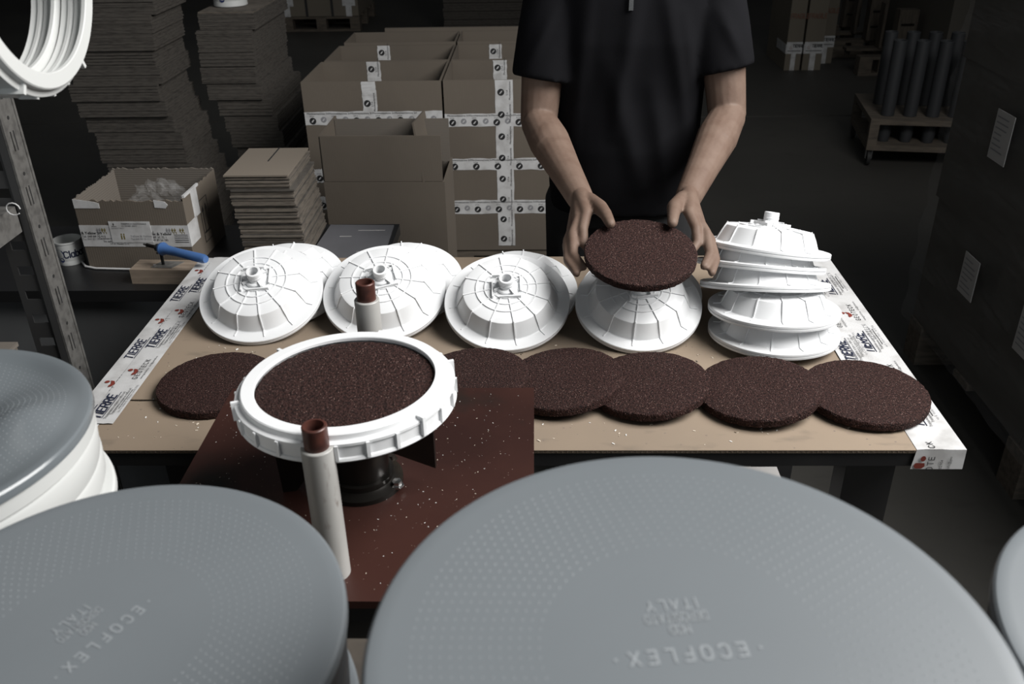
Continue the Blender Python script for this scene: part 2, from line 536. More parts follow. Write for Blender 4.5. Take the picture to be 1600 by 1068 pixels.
def tape_strip(name, x0, x1, y0, y1, z, wrap_front=False, wrap_side=0):
    mb = MB()
    n = 40
    vs, fs = [], []
    cols = 6
    for j in range(n + 1):
        for i in range(cols + 1):
            y = y0 + (y1 - y0) * j / n
            x = x0 + (x1 - x0) * i / cols
            vs.append((x, y, z + random.uniform(0, 0.0009) * (0 < i < cols)))
    for j in range(n):
        for i in range(cols):
            a = j * (cols + 1) + i
            fs.append((a, a + 1, a + cols + 2, a + cols + 1))
    mb.add(vs, fs, 'tape', None, True)
    if wrap_front:
        mb.add([(x0, y0, z), (x1, y0, z), (x1, y0 - .0015, TZ - .034), (x0 - .004, y0 - .0015, TZ - .034)], [(0, 3, 2, 1)], 'tape')
    if wrap_side:
        xs = x1 if wrap_side > 0 else x0
        xo = xs + wrap_side * 0.0015
        mb.add([(xs, y0, z), (xs, y1, z), (xo, y1, TZ - .034), (xo, y0, TZ - .034)], [(0, 1, 2, 3)], 'tape')
    return mb.build(name, wb)


def tape_print(parent, T, length, width, start=0.0, faded=False, skip=None):
    """T: x runs along the tape, y across it"""
    ink = 'grey_print' if faded else 'navy'
    ink2 = 'grey_print' if faded else 'black_print'
    u = start
    while u < length - 0.05:
        mb = MB()
        # block one: heavy italic name with rules and small lines
        s = Matrix(((1, .28, 0, 0), (0, 1, 0, 0), (0, 0, 1, 0), (0, 0, 0, 1)))
        sh = T @ Matrix.Translation((u, width * .56, 0)) @ s
        if u + .10 < length:
            put_sans(mb, 'TIERRE', 0.0155, sh, ink, 1.05, .27, .17)
            quad(mb, u + .002, width * .48, u + .082, width * .505, ink, T)
            for q in range(2):
                put_text(mb, 'Trattamento acque e reflui srl', 0.0068, T @ Matrix.Translation((u + .012 * q, width * (.33 - .13 * q), 0)), ink2)
            quad(mb, u + .03, width * .13, u + .09, width * .15, ink2, T)
            put_text(mb, 'via G. Galilei 6 - Milano - tel 02 954', 0.0058, T @ Matrix.Translation((u + .02, width * .02, 0)), 'grey_print')
            put_sans(mb, 'GEOTECK', 0.0075, T @ Matrix.Translation((u + .05, width * .24, 0)), 'grey_print', 1.1, .5, .10) if u > .1 else None
        v = u + 0.125
        if mb.v:
            mb.build('tape_print', parent, fix=False)
        mb = MB()
        if v + .085 < length:
            put_sans(mb, 'GEOTECK', 0.0082, T @ Matrix.Translation((v, width * .30, 0)), ink2, 1.1, .55, .13)
            put_text(mb, 'www.geoteck.eu   info@geoteck.eu', 0.0055, T @ Matrix.Translation((v, width * .12, 0)), ink2)
            # red drop emblem
            c = 'grey_print' if faded else 'red_print'
            Tl = T @ Matrix.Translation((v + .012, width * .62, 0))
            blob = [(0, 0), (.004, -.006), (.012, -.008), (.020, -.004), (.022, .003), (.017, .001), (.011, -.001), (.006, .001)]
            mb.add([(p, q, 0) for p, q in blob], [tuple(range(8))], c, Tl)
            mb.add([(.018 + .004 * math.cos(a), .008 + .0045 * math.sin(a), 0) for a in (k * PI / 5 for k in range(10))], [tuple(range(10))], c, Tl)
        u += 0.235
        if mb.v:
            mb.build('tape_print', parent, fix=False)


up = (-1, 0, 0)
tl = tape_strip('edge_tape', TX0, TX0 + 0.055, TY0, TY1, TZ + 0.0008, True, -1)
tape_print(tl, frame((TX0 + 0.053, TY0, TZ + 0.0022), (0, 1, 0), up), TY1 - TY0, 0.05, 0.045)
tl2 = tape_strip('edge_tape', TX0 + 0.03, TX0 + 0.078, TY0 + 0.07, TY1, TZ + 0.0022)
tape_print(tl2, frame((TX0 + 0.077, TY0 + 0.07, TZ + 0.0040), (0, 1, 0), up), TY1 - TY0 - .07, 0.046, 0.012)
tr1 = tape_strip('edge_tape', TX1 - 0.074, TX1, TY0, TY1, TZ + 0.0008, True, 1)
tape_print(tr1, frame((TX1 - 0.008, TY0, TZ + 0.0022), (0, 1, 0), up), TY1 - TY0, 0.056, 0.06)
tr2 = tape_strip('edge_tape', TX1 - 0.108, TX1 - 0.052, 1.33, TY1, TZ + 0.0022)
tape_print(tr2, frame((TX1 - 0.054, 1.33, TZ + 0.0040), (0, 1, 0), up), TY1 - 1.33, 0.05, 0.05)
# print wrapped over the front edge at the right corner
mb = MB()
Tf = frame((TX1 - 0.046, TY0 - 0.0026, TZ - 0.036), (0, 0, 1), (-1, 0, 0))
put_sans(mb, 'OTE', 0.0085, Tf, 'black_print', 1.1, .45, .14)
put_text(mb, '02/954', 0.006, Tf @ Matrix.Translation((.003, -.014, 0)), 'black_print')
put_text(mb, 'info@geo', 0.006, Tf @ Matrix.Translation((.002, -.026, 0)), 'black_print')
mb.add([(.004, .016, 0), (.008, .012, 0), (.014, .013, 0), (.014, .027, 0), (.009, .029, 0), (.004, .026, 0)], [tuple(range(6))], 'red_print', Tf)
mb.add([(.022 + .005 * math.cos(a), .0165 + .004 * math.sin(a), 0) for a in (k * PI / 6 for k in range(12))], [tuple(range(12))], 'red_print', Tf)
put_sans(mb, 'CK', 0.0085, frame((TX1 - 0.046, TY0 + .003, TZ + .0024), (0, 1, 0), (-1, 0, 0)), 'black_print', 1.1, .45, .14)
mb.build('tape_print', tr1, fix=False)

# shavings lying on the cardboard
mb = MB()


def chips(mb, n, x0, x1, y0, y1, z, s0, s1, mats):
    for i in range(n):
        x, y, a = random.uniform(x0, x1), random.uniform(y0, y1), random.uniform(0, PI)
        s = random.uniform(s0, s1)
        m = random.choice(mats)
        T = Matrix.Translation((x, y, z)) @ Matrix.Rotation(a, 4, 'Z')
        k = 4 if random.random() < .3 else 1
        for q in range(k):
            b0, b1 = q * .7, (q + 1) * .7
            if k == 1:
                mb.box((-s, -s * .35, 0), (s, s * .35, s * .5), m, T)
            else:
                r = s * 1.3
                mb.add([(r * math.cos(b0), r * math.sin(b0), 0), (r * math.cos(b1), r * math.sin(b1), 0), (r * math.cos(b1), r * math.sin(b1), s * .6), (r * math.cos(b0), r * math.sin(b0), s * .6)], [(0, 1, 2, 3)], m, T)


chips(mb, 60, -0.66, 0.56, 1.125, 1.22, TZ, 0.0008, 0.0028, ['chipw', 'chip', 'chip'])
chips(mb, 90, -0.62, 0.55, 1.36, 1.46, TZ, 0.0008, 0.0026, ['chipw', 'chip', 'carton'])
chips(mb, 40, -0.66, -0.5, 1.15, 1.45, TZ, 0.0007, 0.002, ['chipw', 'chip'])
tag(mb.build('shavings'), 'tiny pale plastic shavings scattered on the cardboard', 'shavings', kind='stuff')

# ================================================================== white diffuser bodies
RB = 0.118
SURF = [(0.116, .0110), (.0955, .0116), (.0815, .0405), (.0795, .0425), (.050, .0458), (.020, .0490), (.0, .0500)]


def surf_z(r):
    for (a, za), (b, zb) in zip(SURF, SURF[1:]):
        if b <= r <= a:
            return za + (zb - za) * (r - a) / (b - a)
    return .0100


def body_meshes():
    d = {}
    t = .0024
    prof = [(.1135, .0005), (RB - .0005, .0), (RB, .0014), (RB, .0046), (RB - .0016, .0050), (RB - .0016, .0058), (RB, .0062), (RB, .0100), (RB - .001, .0110)]
    prof += [(.1155, .0111), (.0965, .0114), (.0950, .0124), (.0822, .0398), (.0812, .0415), (.0790, .0426), (.050, .0458), (.0205, .0490), (.0085, .0500)]
    prof += [(.0085, .0500 - t), (.020, .0490 - t), (.050, .0458 - t), (.0780, .0426 - t), (.0795, .0410 - t), (.0926, .0112), (.0938, .0080), (.1125, .0076)]
    mb = MB(); mb.lathe(prof, 'white', 96, closed=True)
    d['shell'] = mb.mesh('shell')
    mb = MB()
    mb.lathe([(.0205, .0490), (.0205, .0525), (.0190, .0540), (.0150, .0542), (.0150, .0550), (.0138, .0555), (.0138, .0610), (.0143, .0615), (.0143, .0630), (.0138, .0635), (.0138, .0725), (.0128, .0735),
              (.0098, .0735), (.0092, .0725), (.0092, .0480), (.0150, .0475)], 'white', 40, closed=True)
    d['nipple'] = mb.mesh('nipple')
    for k, r in enumerate((.028, .0405, .0565)):
        z = surf_z(r)
        mb = MB(); mb.lathe([(r + .0011, z - .001), (r + .0009, z + .0018), (r - .0009, z + .0019), (r - .0011, z - .001)], 'white', 72, closed=True)
        d['ring%d' % k] = mb.mesh('ring_rib')
    # one radial rib: runs from the collar over the shoulder down onto the rim
    mb = MB()
    rs = [.0225, .040, .060, .0795, .0815, .0885, .0955, .0975, .1090]
    hh = [.0019, .0019, .0019, .0019, .0048, .0058, .0030, .0016, .0013]
    vs, fs = [], []
    hw = .0011
    for r, h in zip(rs, hh):
        z = surf_z(r)
        vs += [(r, -hw, z - .0015), (r, hw, z - .0015), (r, hw * .8, z + h), (r, -hw * .8, z + h)]
    for i in range(len(rs) - 1):
        for k in range(4):
            a, b = i * 4 + k, i * 4 + (k + 1) % 4
            fs.append((a, b, b + 4, a + 4))
    fs += [(3, 2, 1, 0), tuple((len(rs) - 1) * 4 + k for k in range(4))]
    mb.add(vs, fs, 'white')
    d['rib'] = mb.mesh('rib')
    mb = MB()
    s = .026
    for k in range(4):
        mb.box((-s, s - .0012, .045), (s * .55, s + .0012, .0545), 'white', Matrix.Rotation(k * PI / 2, 4, 'Z'))
        mb.box((.0135, -.001, .049), (.026, .001, .0575), 'white', Matrix.Rotation(k * PI / 2 + .5, 4, 'Z'))
    d['brace'] = mb.mesh('brace')
    return d


BM = body_meshes()


def body(label, T, group, spin=0.0):
    e = thing('diffuser_body', label, 'diffuser body', T @ Matrix.Rotation(spin, 4, 'Z'), group)
    link('shell', BM['shell'], e)
    link('nipple', BM['nipple'], e)
    link('brace', BM['brace'], e)
    for k in range(3):
        link('ring_rib', BM['ring%d' % k], e)
    for k in range(12):
        link('rib', BM['rib'], e, Matrix.Rotation(k * PI / 6 + .13, 4, 'Z'))
    return e


TOP = TZ + 0.0006
G1 = 'white ribbed bodies leaning in a row on the bench'
CAMW = -PI / 2
lean = [(-0.5296, 1.4467, 26.1, 'leftmost front white ribbed disc body with central nipple, beside the left tape', .10),
        (-0.2927, 1.4530, 25.0, 'white ribbed disc body directly behind the back white pipe', .32),
        (-0.0554, 1.4121, 23.8, 'white ribbed disc body leaning in front, third in the row from left', .05),
        (0.1907, 1.4081, 21.5, 'white ribbed disc body directly below the brown disc held in both hands', .22)]
for (x, y, th, lab, sp) in lean:
    t = math.radians(th)
    body(lab, TR((x, y + RB * math.cos(t), TOP + RB * math.sin(t)), 0, t, CAMW), G1, sp)
blab = ['white ribbed body half hidden behind the leftmost leaning one', 'white ribbed body half hidden behind the one at the back pipe',
        'white ribbed body half hidden behind the third leaning one', 'white ribbed body mostly hidden behind the one under the held disc']
for (x, y, th, lab, sp), lb, dx in zip(lean, blab, (.027, .027, .018, .014)):
    t, tb = math.radians(th), math.radians(th - 8)
    body(lb, TR((x + dx, y + RB * math.cos(t) + .078, TOP + RB * math.sin(tb)), 0, tb, CAMW), 'white ribbed bodies behind the leaning row', sp + .2)
G2 = 'white ribbed bodies in the loose stack'
s5 = (0.4358, 1.4584, TOP + .008)
st = [((0.4358, 1.4700, TOP + .0092), 4.5, 90, 'bottom white ribbed body of the loose stack on the right', .12),
      (px(1208, 486, Y=1.485), 8.5, 84, 'second white ribbed body from the bottom of the loose stack', .30),
      (px(1194, 449, Y=1.530), 21, 86, 'middle white ribbed body of the loose stack of five', .05),
      (px(1188, 419, Y=1.560), 21, 76, 'second white ribbed body from the top of the loose stack', .22),
      (px(1196, 392, Y=1.580), 18, 66, 'top white ribbed body of the loose stack, its nipple pointing up', .40)]
for (p, th, az, lab, sp) in st:
    body(lab, TR(p, 0, math.radians(th), math.radians(az)), G2, sp)

# ================================================================== brown grit discs
RD, HD = 0.0995, 0.0155


def disc_mesh(seed):
    random.seed(seed)
    mb = MB()
    seg = 120
    prof = [(0, 0), (RD - .003, 0), (RD - .0005, .0015), (RD, .004), (RD, HD - .003), (RD - .0012, HD - .0008), (RD - .004, HD), (RD * .6, HD), (RD * .3, HD), (0, HD)]
    mb.lathe(prof, 'grit', seg)
    for i, v in enumerate(mb.v):
        r = math.hypot(v[0], v[1])
        if r > RD * .9:
            k = 1 + random.uniform(-.006, .006)
            mb.v[i] = (v[0] * k, v[1] * k, v[2] + random.uniform(-.0004, .0004))
    return mb.mesh('grit_disc')


DM = disc_mesh(3)


def disc(label, T, group=None):
    return tag(link('grit_disc', DM, None, T), label, 'disc', group)


GD = 'brown grit discs lying along the front of the bench'
disc('brown grit disc lying alone by the left tape, left of the mounted ring', TR((-0.545, 1.297, TOP), .3), GD)
def row_disc(label, x, y, deg, spin):
    t = math.radians(deg)
    disc(label, TR((x, y, TOP + RD * math.sin(t) + .0004), spin, t, PI), GD)


row_disc('brown grit disc partly under the edge of the red-brown plate', -0.112, 1.290, 5.9, 1.3)
row_disc('brown grit disc fourth from the right, overlapping its right neighbour', 0.045, 1.288, 6.3, 2.1)
row_disc('brown grit disc third from the right, in the middle of the overlapping row', 0.186, 1.276, 5.2, 4.1)
row_disc('brown grit disc second from the right, in front of the loose stack', 0.362, 1.259, 5.2, 3.3)
disc('rightmost brown grit disc, reaching over the right tape', TR((0.535, 1.256, TOP + .004), 5.3), GD)

# ================================================================== mounting jig: plate, stand, hub
PZ = 0.92
PX0, PX1, PY0, PY1 = -0.442, -0.004, 0.682, 1.102
jig = thing('assembly_jig', 'red-brown steel plate jig with black hub and two white-sleeved pipes', 'jig', (0, 0, 0))
mb = MB(); mb.box((PX0, PY0, PZ - .010), (PX1, PY1, PZ), 'rust'); mb.build('base_plate', jig)
for y in (PY0 + .02, PY1 - .06):
    mb = MB(); mb.box((PX0 + .03, y, PZ - .05), (PX1 - .03, y + .04, PZ - .010), 'black_steel'); mb.build('frame_bar', jig)
for x in (PX0 + .03, PX1 - .07):
    for y in (PY0 + .02, PY1 - .06):
        mb = MB(); mb.box((x, y, 0), (x + .04, y + .04, PZ - .05), 'black_steel'); mb.build('leg', jig)
mb = MB(); mb.box((PX0 + .03, PY0 + .07, .30), (PX1 - .03, PY1 - .07, .32), 'wood_dark'); mb.build('lower_shelf', jig)
HX, HY = -0.215, 0.884
hubT = Matrix.Translation((HX, HY, PZ))
mb = MB()
mb.lathe([(0, .0), (.050, 0), (.050, .006), (.042, .009), (.039, .011), (.039, .018), (.0, .020)], 'oily', 48, hubT)
hb = mb.build('hub_base', jig)
for a in (-.35, .9, 2.3, 3.8):
    mb = MB()
    T = hubT @ Matrix.Translation((.048 * math.cos(a), .048 * math.sin(a), .0055))
    mb.lathe([(0, 0), (.0085, 0), (.0085, .002), (.006, .0024), (.006, .0075), (0, .0078)], 'chrome' if a < 0 else 'oily', 6, T, False)
    mb.build('bolt', hb)
mb = MB()
mb.lathe([(0, .012), (.034, .012), (.034, .062), (.037, .066), (.037, .078), (.034, .082), (.034, .095), (0, .095)], 'oily', 48, hubT)
mb.build('hub', jig)
mb = MB()
mb.lathe([(.0, .092), (.060, .092), (.085, .102), (.102, .108), (.105, .114), (.103, .120), (0, .120)], 'oily', 64, hubT)
mb.build('mounting_disc', jig)


def fin(pts, x0, T):
    mb = MB()
    mb.prism(pts, -.003, .003, 'oily', T)
    mb.build('bracket', jig)


# right and left plate brackets under the mounting disc
fin([(.030, .095), (.094, .103), (.094, .030), (.030, .052)], 0, hubT @ Matrix.Rotation(-.12, 4, 'Z') @ Matrix.Rotation(PI / 2, 4, 'X'))
fin([(.034, .095), (.100, .103), (.096, .000), (.080, .000), (.034, .060)], 0, hubT @ Matrix.Rotation(3.35, 4, 'Z') @ Matrix.Rotation(PI / 2, 4, 'X'))


def post(x, y, ztop, r=.0125):
    h = ztop - PZ
    T = Matrix.Translation((x, y, PZ))
    mb = MB()
    mb.lathe([(.0165, 0), (.0165, h - .026), (.0158, h - .025), (r, h - .025), (r, 0)], 'sleeve', 40, T, closed=True)
    e = mb.build('pipe_sleeve', jig)
    mb = MB()
    mb.lathe([(r, h - .04), (r + .0002, h - .001), (r - .0008, h), (r - .0028, h), (r - .003, h - .001), (r - .003, h - .16), (0, h - .16)], 'rust_pipe', 40, T)
    mb.build('rusty_pipe', e)


p = px(484, 664, Y=.725); post(p.x + .004, .725, p.z)
zt = p.z
p = px(570, 440, z=zt); post(p.x, p.y, zt)
mb = MB()
chips(mb, 420, PX0 + .01, PX1 - .01, PY0 + .005, PY1 - .01, PZ, .0002, .0009, ['chipw', 'chip'])
tag(mb.build('shavings'), 'fine white shavings sprinkled over the red-brown plate', 'shavings', kind='stuff')

# ================================================================== retaining ring with grit disc on the jig


def ring_meshes():
    d = {}
    mb = MB()
    # outside wall, step, flat top lip, threaded inside
    pr = [(.1205, 0), (.1215, .0015), (.1205, .0040), (.1190, .0050), (.1190, .0175), (.1205, .0185), (.1205, .0215), (.1190, .0222), (.1150, .0225), (.1143, .0235), (.1138, .0285), (.1125, .0295),
          (.0995, .0295), (.0988, .0285), (.0988, .0250), (.1060, .0240), (.1060, .0205), (.1085, .0190), (.1060, .0170), (.1060, .0140), (.1085, .0125), (.1060, .0105), (.1060, .0075), (.1085, .0060), (.1070, .0)]
    mb.lathe(pr, 'white', 120, closed=True)
    d['band'] = mb.mesh('band')
    mb = MB()
    mb.box((.1185, -.0018, .0030), (.1225, .0018, .0205), 'white')
    d['rib'] = mb.mesh('rib')
    mb = MB()
    mb.box((.1135, -.0020, .0040), (.1240, .0020, .0262), 'white')
    d['lug'] = mb.mesh('lug')
    return d


RM = ring_meshes()
RM_DIM = {k: m.copy() for k, m in RM.items()}
for m_ in RM_DIM.values():
    m_.materials[0] = M['white2']  # hanging rings: same white plastic, colour toned down against the strong light


def ring(name, label, T, group=None, n=24, RM=RM):
    e = thing(name, label, 'ring', T, group)
    link('band', RM['band'], e)
    for k in range(n):
        link('lug' if k % 4 == 0 else 'rib', RM['lug'] if k % 4 == 0 else RM['rib'], e, Matrix.Rotation(2 * PI * k / n + .16, 4, 'Z'))
    return e


ring('retaining_ring', 'white ribbed plastic retaining ring mounted flat on the jig around a brown disc', TR((-0.211, 0.845, 1.062), .2, math.radians(1.5), 2.2))
disc('brown grit disc held inside the white ring on the jig', TR((-0.211, 0.845, 1.0705), .2, math.radians(1.5), 2.2))
mb = MB(); mb.lathe([(0, -.022), (.09, -.022), (.092, 0.0083), (0, 0.0083)], 'oily', 48, TR((-0.211, 0.845, 1.062), 0, math.radians(1.5), 2.2))
mb.build('support_pad', jig)

# ================================================================== foreground membrane diffusers
RMB, HU = 0.15, 0.09


def membrane_unit(label, T, spin, top=True, dent=False, group=None, hm='tube', mm='membrane'):
    e = thing('membrane_diffuser', label, 'diffuser', T, group)
    R = RMB
    prof = [(.128, .0), (.139, .001), (.141, .010), (.1445, .013), (.1455, .030), (.1440, .034), (.1450, .038), (.1470, .060), (.1455, .064), (.1475, .066), (.1478, .078), (.1440, .0805), (.10, .0805), (.0, .078)]
    mb = MB(); mb.lathe(prof + [(0, .02), (.12, .015)], hm, 96); mb.build('holder', e)
    mb = MB()
    nr = 26
    pr = [(.1472, .0805), (.1500, .0810), (R, .0845), (.1494, .0876), (.1478, .0893), (.1450, .0899)]
    pr += [(.145 * (1 - k / nr), .0899) for k in range(1, nr)] + [(0, .0899)]
    mb.lathe(pr, mm, 128)
    if dent:
        nv = []
        for v in mb.v:
            r = math.hypot(v[0], v[1])
            if r < .146 and v[2] > .088:
                f = min(1, (.146 - r) / .02)
                z = 0
                for (cx, cy, s, a) in ((.092, .020, .028, .014), (.02, .03, .05, -.006), (.03, -.09, .030, .013), (-.07, .05, .05, .006), (.05, .105, .03, -.004), (.048, .03, .014, -.005)):
                    z += a * math.exp(-((v[0] - cx) ** 2 + (v[1] - cy) ** 2) / (2 * s * s))
                nv.append((v[0], v[1], v[2] - .003 * f + z * f))
            else:
                nv.append(v)
        mb.v = nv
        vz = {}
    me = mb.build('membrane', e)
    if not top:
        return e
    mb = MB()

    def zat(x, y):
        if not dent:
            return .0899
        r = math.hypot(x, y)
        f = min(1, (.146 - r) / .02)
        z = 0
        for (cx, cy, s, a) in ((.092, .020, .028, .014), (.02, .03, .05, -.006), (.03, -.09, .030, .013), (-.07, .05, .05, .006), (.05, .105, .03, -.004), (.048, .03, .014, -.005)):
            z += a * math.exp(-((x - cx) ** 2 + (y - cy) ** 2) / (2 * s * s))
        return .0899 - .003 * f + z * f
    r = .068
    ringi = 0
    while r < .132:
        n = int(2 * PI * r / .0058)
        for k in range(n):
            a = 2 * PI * (k + .5 * (ringi % 2)) / n
            x, y = r * math.cos(a), r * math.sin(a)
            z = zat(x, y)
            h = .00062
            T2 = Matrix.Translation((x, y, z)) @ Matrix.Rotation(a, 4, 'Z')
            mb.add([(-h, -h * 1.3, -.0001), (h, -h * 1.3, -.0001), (h, h * 1.3, -.0001), (-h, h * 1.3, -.0001), (0, 0, .0003)], [(0, 1, 4), (1, 2, 4), (2, 3, 4), (3, 0, 4)], 'dot', T2)
        r += .0046
        ringi += 1
    tag(mb.build('perforations', me, fix=False), kind='stuff')
    if not dent:
        mb = MB()
        T2 = Matrix.Translation((0, 0, .0902)) @ Matrix.Rotation(spin, 4, 'Z') @ Matrix.Translation((0, -.003, 0))
        # ECOFLEX set wide, three straight lines after it
        word = 'ECOFLEX'
        for i, ch in enumerate(word):
            put_sans(mb, ch, .0075, T2 @ Matrix.Translation(((i - 3) * .0084, .0055, 0)), 'letter', .95, .2, .17, center=True)
        for sx in (-1, 1):
            mb.add([(sx * .034 + .0009 * math.cos(a), .009 + .0009 * math.sin(a), 0) for a in (k * PI / 4 for k in range(8))], [tuple(range(8))], 'letter', T2)
        put_sans(mb, 'MOD', .0052, T2 @ Matrix.Translation((0, -.0085, 0)), 'letter', .75, .25, .16, center=True)
        put_sans(mb, 'DEPOSITATO', .0052, T2 @ Matrix.Translation((0, -.0160, 0)), 'letter', .78, .22, .15, center=True)
        put_sans(mb, 'ITALY', .0062, T2 @ Matrix.Translation((0, -.0248, 0)), 'letter', 1.0, .4, .15, center=True)
        mb.build('lettering', me, fix=False)
    return e


GF = 'grey membrane diffusers stacked in the foreground'
stacks = [((0.0685, 0.300), 3, 0.0, 0.06, PI + .12, 'large grey rubber disc with ECOFLEX lettering nearest the camera, in the middle', False),
          ((-0.268, 0.388), 2, 0.09, .06, -2.05, 'grey dotted rubber disc with slanted lettering at the lower left', False),
          ((0.427, 0.373), 2, 0, 0, .4, 'grey rubber disc whose edge shows at the lower right frame', False)]
BZ = 1.005
for (xy, n, tx, ty, sp, lab, dn) in stacks:
    for k in range(n):
        topu = k == n - 1
        lb = lab if topu else {('0', 0): 'grey disc unit at the bottom under the nearest middle disc', ('0', 1): 'grey disc unit directly under the nearest middle disc',
                               ('1', 0): 'grey disc unit under the lower left disc', ('2', 0): 'grey disc unit under the disc at the lower right'}[(str([s[0] for s in stacks].index(xy)), k)]
        T = Matrix.Translation((xy[0], xy[1], BZ + HU * k))
        membrane_unit(lb, T, sp, topu, dn, GF)
for k in range(2):
    membrane_unit(['white-sided disc unit under the dented grey disc on the left', 'white-sided unit with dented glossy grey membrane at the left frame edge'][k],
                  Matrix.Translation((-0.535, 0.612, 0.998 + HU * k)), 0, k == 1, k == 1, GF, 'white2', ['white2', 'glossy'][k])
# bench that carries the foreground stacks
fb = thing('packing_bench', 'brown board bench under the foreground grey discs', 'bench', (0, 0, 0))
mb = MB(); mb.box((-0.41, 0.10, BZ - .03), (0.66, 0.553, BZ), 'benchboard'); mb.build('top_board', fb)
for x in (-0.39, 0.60):
    for y in (.12, .49):
        mb = MB(); mb.box((x, y, 0), (x + .04, y + .04, BZ - .03), 'black_steel'); mb.build('leg', fb)
cr = thing('wooden_crate', 'wooden crate carrying the dented grey disc on the left', 'crate', (0, 0, 0))
for k in range(8):
    mb = MB(); z0 = .02 + k * .1225; mb.box((-.73, .470, z0), (-.45, .485, z0 + .115), 'wood'); mb.build('plank', cr)
    mb = MB(); mb.box((-.73, .745, z0), (-.45, .760, z0 + .115), 'wood'); mb.build('plank', cr)
mb = MB(); mb.box((-.73, .485, .0), (-.715, .745, .985), 'wood'); mb.build('side_board', cr)
mb = MB(); mb.box((-.465, .485, .0), (-.45, .745, .985), 'wood'); mb.build('side_board', cr)
mb = MB(); mb.box((-.73, .47, .985), (-.45, .76, .998), 'wood'); mb.build('lid', cr)

# ================================================================== left: rack with hanging rings
rk = thing('storage_rack', 'galvanised perforated steel rack at the left edge', 'rack', (0, 0, 0))
RX, RY = -0.912, 1.50
Wd, Dp = 0.048, 0.055


def perforated(mb, T, w, h, holes, m, thick=.0025):
    """plate in local x (0..w), y (0..h), with rectangular holes as real openings; holes: list of (x0, x1, y0, y1), not overlapping in y"""
    holes = sorted(holes, key=lambda q: q[2])
    y = 0
    for (a, b, c, d) in holes:
        if c > y:
            mb.box((0, y, -thick), (w, c, 0), m, T)
        mb.box((0, c, -thick), (a, d, 0), m, T)
        mb.box((b, c, -thick), (w, d, 0), m, T)
        y = d
    mb.box((0, y, -thick), (w, h, 0), m, T)


PH = 1.95
# face towards +x (bright), local x = +y (depth), local y = z
mb = MB()
Tx = frame((RX, RY, 0), (0, 1, 0), (0, 0, 1))
perforated(mb, Tx, Dp, PH, [(.018, .022, z, z + .035) for z in [.05 + .1 * k for k in range(19)]], 'galv')
mb.box((0, 0, 0), (.006, PH, .002), 'galv', Tx)
mb.box((Dp - .006, 0, 0), (Dp, PH, .002), 'galv', Tx)
for k in range(19):
    mb.box((.028, .05 + .1 * k, -.0003), (.031, .085 + .1 * k, .0004), 'rubber', Tx)
    mb.lathe([(0, .0004), (.0035, .0004), (.0035, 0)], 'rubber', 10, Tx @ Matrix.Translation((.026, .108 + .1 * k, 0)))
mb.build('upright_face', rk)
mb = MB()
Ty = frame((RX - .062, RY + .004, 0), (1, 0, 0), (0, 0, 1))
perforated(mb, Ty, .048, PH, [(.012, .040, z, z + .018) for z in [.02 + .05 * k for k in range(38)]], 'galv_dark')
mb.build('upright_web', rk)
mb = MB()
mb.box((RX - .016, RY, 0), (RX - .002, RY + .004, PH), 'galv_dark')
mb.build('upright_lip', rk)
# beam along the depth, and its shelf
bz = px(36, 322, Y=1.49).z
mb = MB()
mb.box((RX - .06, 0.70, bz - .048), (RX - .012, 1.49, bz), 'galv')
mb.build('beam', rk)
mb = MB(); mb.box((RX - .50, 0.70, bz - .02), (RX - .06, 1.49, bz - .002), 'galv_dark'); mb.build('shelf', rk)
mb = MB(); mb.box((RX - .06, .86, 0), (RX - .012, .90, PH), 'galv_dark'); mb.build('upright', rk)
mb = MB(); mb.tube([(RX - .03, .868, 1.612), (-.40, .868, 1.612), (-.385, .868, 1.632)], .006, 'galv'); mb.build('peg', rk)
for i, x in enumerate((-0.456, -0.4875)):
    T = Matrix.Translation((x - .0295, .868, 1.5205)) @ Matrix.Rotation(PI / 2, 4, 'Y') @ Matrix.Rotation(.35 + i, 4, 'Z')
    ring('retaining_ring', ['white retaining ring hanging upright at the upper left, nearest of the two', 'white retaining ring hanging behind the nearer one at the upper left'][i], T, 'white rings hung on the rack peg', 24, RM_DIM)
# plate hung behind the rings
mb = MB()
mb.prism([(-.10, -.14), (.055, -.10), (.062, .0), (.02, .12), (-.10, .12)], -.003, .003, 'white2', Matrix.Translation((-.64, .868, 1.63)) @ Matrix.Rotation(PI / 2, 4, 'Y') @ Matrix.Rotation(1.1, 4, 'Z'))
tag(mb.build('plastic_plate'), 'flat off-white plate behind the hanging rings at the upper left corner', 'plate')
# loose wire curl on the beam, little box lower left
mb = MB()
c0 = px(17, 314, Y=1.44)
mb.tube([(c0.x + .012 * math.cos(a), c0.y, bz + .013 + .011 * math.sin(a)) for a in [k * .5 for k in range(12)]], .0012, 'cable', 6)
tag(mb.build('wire_curl'), 'small curl of white wire lying on the rack beam', 'wire')
# dim shelf beam lower and carton on it at the left edge
mb = MB(); mb.box((RX - .50, 0.70, .60), (RX - .012, 1.49, .62), 'galv_dark'); mb.build('shelf', rk)

c = px(26, 540, Y=1.36)
e = thing('small_carton', 'small torn brown carton on the lower rack shelf at the left edge', 'carton', (c.x, 1.36, .62))
mb = MB(); mb.box((-.26, -.14, 0), (0, 0, c.z - .62), 'carton'); mb.build('carton_body', e)
mb = MB(); mb.prism([(-.26, -.14), (-.02, -.145), (.002, -.10), (.004, .0), (-.26, .0)], c.z - .62, c.z - .612, 'carton_in'); mb.build('flap', e)
mb = MB(); mb.box((-.20, -.1425, .02), (-.05, -.1405, c.z - .66), 'paper'); mb.build('label', e)

